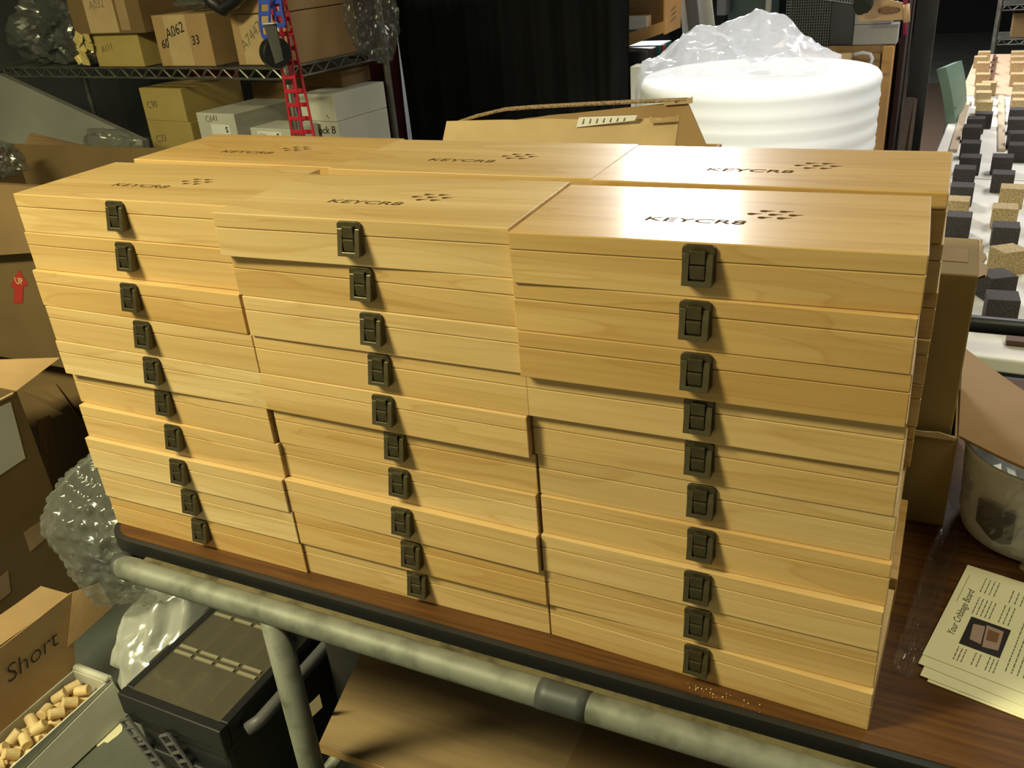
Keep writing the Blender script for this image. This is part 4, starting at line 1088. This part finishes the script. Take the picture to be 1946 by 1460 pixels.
# green chair at the sorting table, its back to the left
t = thing('green_chair', 'pale green vinyl chair drawn up to the sorting table', 'chair', (1.03, 3.56, 0))
cl = t.location
pts = [at_y(1788, 130, 3.38) - cl, at_y(1819, 117, 3.74) - cl, at_y(1829, 196, 3.74) - cl, at_y(1807, 240, 3.38) - cl]
a, b, c2, d = pts
bm = sheet(B(), d, c2, b, a, .035, 4, 4, lambda u, v: .006 * sin(3 * v))
bmesh.ops.bevel(bm, geom=[e for e in bm.edges if e.is_manifold and e.calc_face_angle(0) > .8], offset=.008, segments=2, affect='EDGES')
obj('backrest', bm, 'green_vinyl', t)
obj('seat', bx(.04, .42, -.17, .17, .42, .46, .012), 'green_vinyl', t)
for sy in (-.15, .15):
    obj('leg', tube(B(), [(.05, sy, .0), (.06, sy, .42), (.045, sy, .80)], .010, 8), 'black_metal', t)
    obj('leg', tube(B(), [(.40, sy, .0), (.39, sy, .42)], .010, 8), 'black_metal', t)

# ------------------------------------------------------------------ sorting tables
TA = math.atan2(.046, 1.0)
def tdir(s): return V(.046 * s, s, 0)
T2 = .74
E0 = V(.958, 1.075, 0)
def sorting_table(name, label, y0, y1, m, wd=.80, rad=.05):
    o0 = E0 + tdir(y0 - 1.075)
    t = thing(name, label, 'table', (o0.x, y0, 0), -TA)
    ln = (y1 - y0)
    obj('table_top', prism(B(), rrect(0, wd, 0, ln, rad, 5), T2 - .03, T2, .004), m, t)
    for x in (.06, wd - .06):
        for y in (.12, ln - .12):
            obj('leg', tube(B(), [(x, y, T2 - .03), (x, y, 0)], .014, 10), 'chrome_dull', t, smooth=True)
    obj('apron', bx(.08, wd - .08, .10, ln - .10, T2 - .07, T2 - .031), 'wall_dark', t)
    return t
sorting_table('folding_table', 'white folding table nearest the cart, covered in foam blocks', 1.10, 2.50, 'white_top')
sorting_table('folding_table', 'second white folding table with rows of foam blocks', 2.512, 4.02, 'white_top')
sorting_table('folding_table', 'far pinkish folding table at the end of the row', 4.035, 5.40, 'pink_top')
def cube_mesh(nm, m, a, b, c):
    o = obj(nm, bx(-a, a, -b, b, 0, c, .0015, 1), m); me = o.data; bpy.data.objects.remove(o); return me
CB = cube_mesh('foam_block', 'cork_black', .031, .031, .058)
CT = cube_mesh('foam_block', 'cork_tan', .031, .031, .058)
NEARB = [  # px of base centre, kind, turn, words
 (1898, 618, 'k', .10, 'nearest charcoal foam block at the cart end of the white table'),
 (1888, 573, 'k', .55, 'charcoal foam block turned cornerwise, second from the near table end'),
 (1911, 522, 't', .65, 'tan speckled foam block turned cornerwise beside charcoal blocks'),
 (1906, 474, 'k', .05, 'charcoal foam block directly before the two stacked tan blocks'),
 (1905, 436, 't', .03, 'tan speckled foam block, nearer of the pair in the second row'),
 (1919, 396, 't', .02, 'tan speckled foam block, farther of the pair in the second row'),
 (1902, 367, 'k', .0, 'charcoal foam block right after the tan pair in the second row'),
 (1901, 333, 'k', .0, 'charcoal foam block next to the seam of the white tables, second row'),
 (1817, 452, 'k', .0, 'grey topped charcoal block just right of the stacks'),
 (1815, 420, 't', .0, 'tan block just right of the stacks in the first row'),
 (1824, 392, 'k', .0, 'charcoal block behind the tan block in the first row'),
 (1829, 356, 'k', .0, 'charcoal block, third of the first row from the stacks'),
 (1840, 333, 'k', .0, 'charcoal block, fourth of the first row from the stacks'),
 (1841, 304, 'k', .0, 'charcoal block, fifth of the first row from the stacks'),
 (1844, 272, 'k', .0, 'charcoal block, sixth of the first row from the stacks'),
 (1851, 255, 'k', .0, 'charcoal block, seventh of the first row from the stacks'),
 (1866, 245, 'k', .0, 'charcoal block, eighth and last dark one of the first row'),
 (1932, 309, 'k', .0, 'charcoal block at the right picture edge, nearest of its row'),
 (1932, 285, 'k', .2, 'charcoal block at the right picture edge, second of its row'),
 (1930, 257, 'k', .0, 'charcoal block at the right picture edge, third of its row'),
 (1931, 237, 'k', .0, 'charcoal block at the right picture edge, farthest dark one of its row'),
 (1868, 221, 't', .0, 'tan block just behind the last charcoal block of the first row'),
 (1866, 202, 't', .0, 'tan block second behind the charcoal blocks of the first row'),
 (1865, 187, 't', .0, 'tan block at the far end of the second white table'),
 (1877, 185, 't', .0, 'tan block standing across the joint of white and pinkish tables'),
 (1865, 165, 't', .0, 'tan block, nearest on the left of the pinkish table'),
 (1866, 142, 't', .0, 'tan block, second on the left of the pinkish table'),
 (1861, 130, 't', .0, 'tan block, third on the left of the pinkish table'),
 (1868, 120, 't', .0, 'tan block, farthest on the left of the pinkish table'),
 (1936, 218, 't', .0, 'tan block at the right picture edge behind the charcoal row'),
 (1934, 205, 't', .0, 'tan block at the right picture edge, second behind the charcoal row'),
 (1936, 186, 't', .0, 'tan block at the right picture edge where the tables join'),
 (1931, 165, 't', .0, 'tan block, nearest on the right of the pinkish table'),
 (1931, 142, 't', .0, 'tan block, second on the right of the pinkish table'),
 (1931, 130, 't', .0, 'tan block, third on the right of the pinkish table'),
 (1931, 120, 't', .0, 'tan block, farthest on the right of the pinkish table')]
placed = []
for px, py, kd, rz, lab in NEARB:
    p = at_z(px, py, T2); p.y += .026; p.z = T2 + .0005
    for q in placed:
        if (q - p).length < .07 and abs(q.x - p.x) < .063: p.y = q.y + (.066 if p.y >= q.y else -.066)
    placed.append(p.copy())
    o = obj('foam_block', CB if kd == 'k' else CT, None, None, p, (0, 0, rz - TA)); tag(o, lab, 'block', 'foam blocks on the sorting tables')
def strip(label, pa, pb, m, w=.02, h=.012):
    a = at_z(*pa, T2); b = at_z(*pb, T2); n = V(b.y - a.y, a.x - b.x, 0).normalized() * (w / 2)
    o = obj('wood_strip', sheet(B(), a - n + V(0, 0, h / 2 + .0005), a + n + V(0, 0, h / 2 + .0005), b + n + V(0, 0, h / 2 + .0005), b - n + V(0, 0, h / 2 + .0005), h), m); tag(o, label, 'strip', 'wooden strips on the sorting tables')
strip('pale wooden strip lying left of the first block row', (1811, 290), (1838, 192), 'strip_wood', .026)
strip('pale wooden strip lying between the two block rows', (1903, 289), (1901, 186), 'strip_wood', .022)
strip('dark wooden strip lying on the pinkish table', (1881, 156), (1890, 108), 'strip_dark', .014)
o = obj('brown_chip', bx(-.02, .02, -.012, .012, 0, .012), 'strip_dark', None, at_z(1932, 655, T2) + V(0, 0, .0005)); tag(o, 'small brown chip on the near end of the white table', 'chip')

# far wire rack
fr0 = at_y(1894, 60, 6.3)
t = thing('wire_rack', 'far dark wire rack beyond the sorting tables', 'shelf', (fr0.x, 6.3, 0))
for x, y in ((0, 0), (1.1, 0), (0, .4), (1.1, .4)): obj('post', tube(B(), [(x, y, 0), (x, y, 1.8)], .012, 10), 'chrome', t, smooth=True)
for z in (at_y(1900, 85, 6.3).z, at_y(1900, 20, 6.3).z, 1.3):
    bm = B()
    for zz in (z, z + .03): tube(bm, [(0, 0, zz), (1.1, 0, zz)], .005, 6); tube(bm, [(0, .4, zz), (1.1, .4, zz)], .005, 6)
    pts = [V(1.1 * k / 30, 0, z + (.03 if k % 2 else 0)) for k in range(31)]
    for a, b in zip(pts, pts[1:]): tube(bm, [a, b], .0035, 5)
    box(bm, 0, 1.1, 0, .4, z + .03, z + .033)
    obj('rack_deck', bm, 'chrome_dull', t)
for k in range(3):
    z = at_y(1900, 85, 6.3).z + .034
    o = obj('rack_box', bx(-.09, .09, 0, .25, 0, .15 + .02 * k, .004), 'kraft_dark', None, (fr0.x + .18 + .28 * k, 6.36, z))
    tag(o, ['brown box at the left on the far wire rack', 'brown box in the middle on the far wire rack', 'brown box at the right on the far wire rack'][k], 'box')
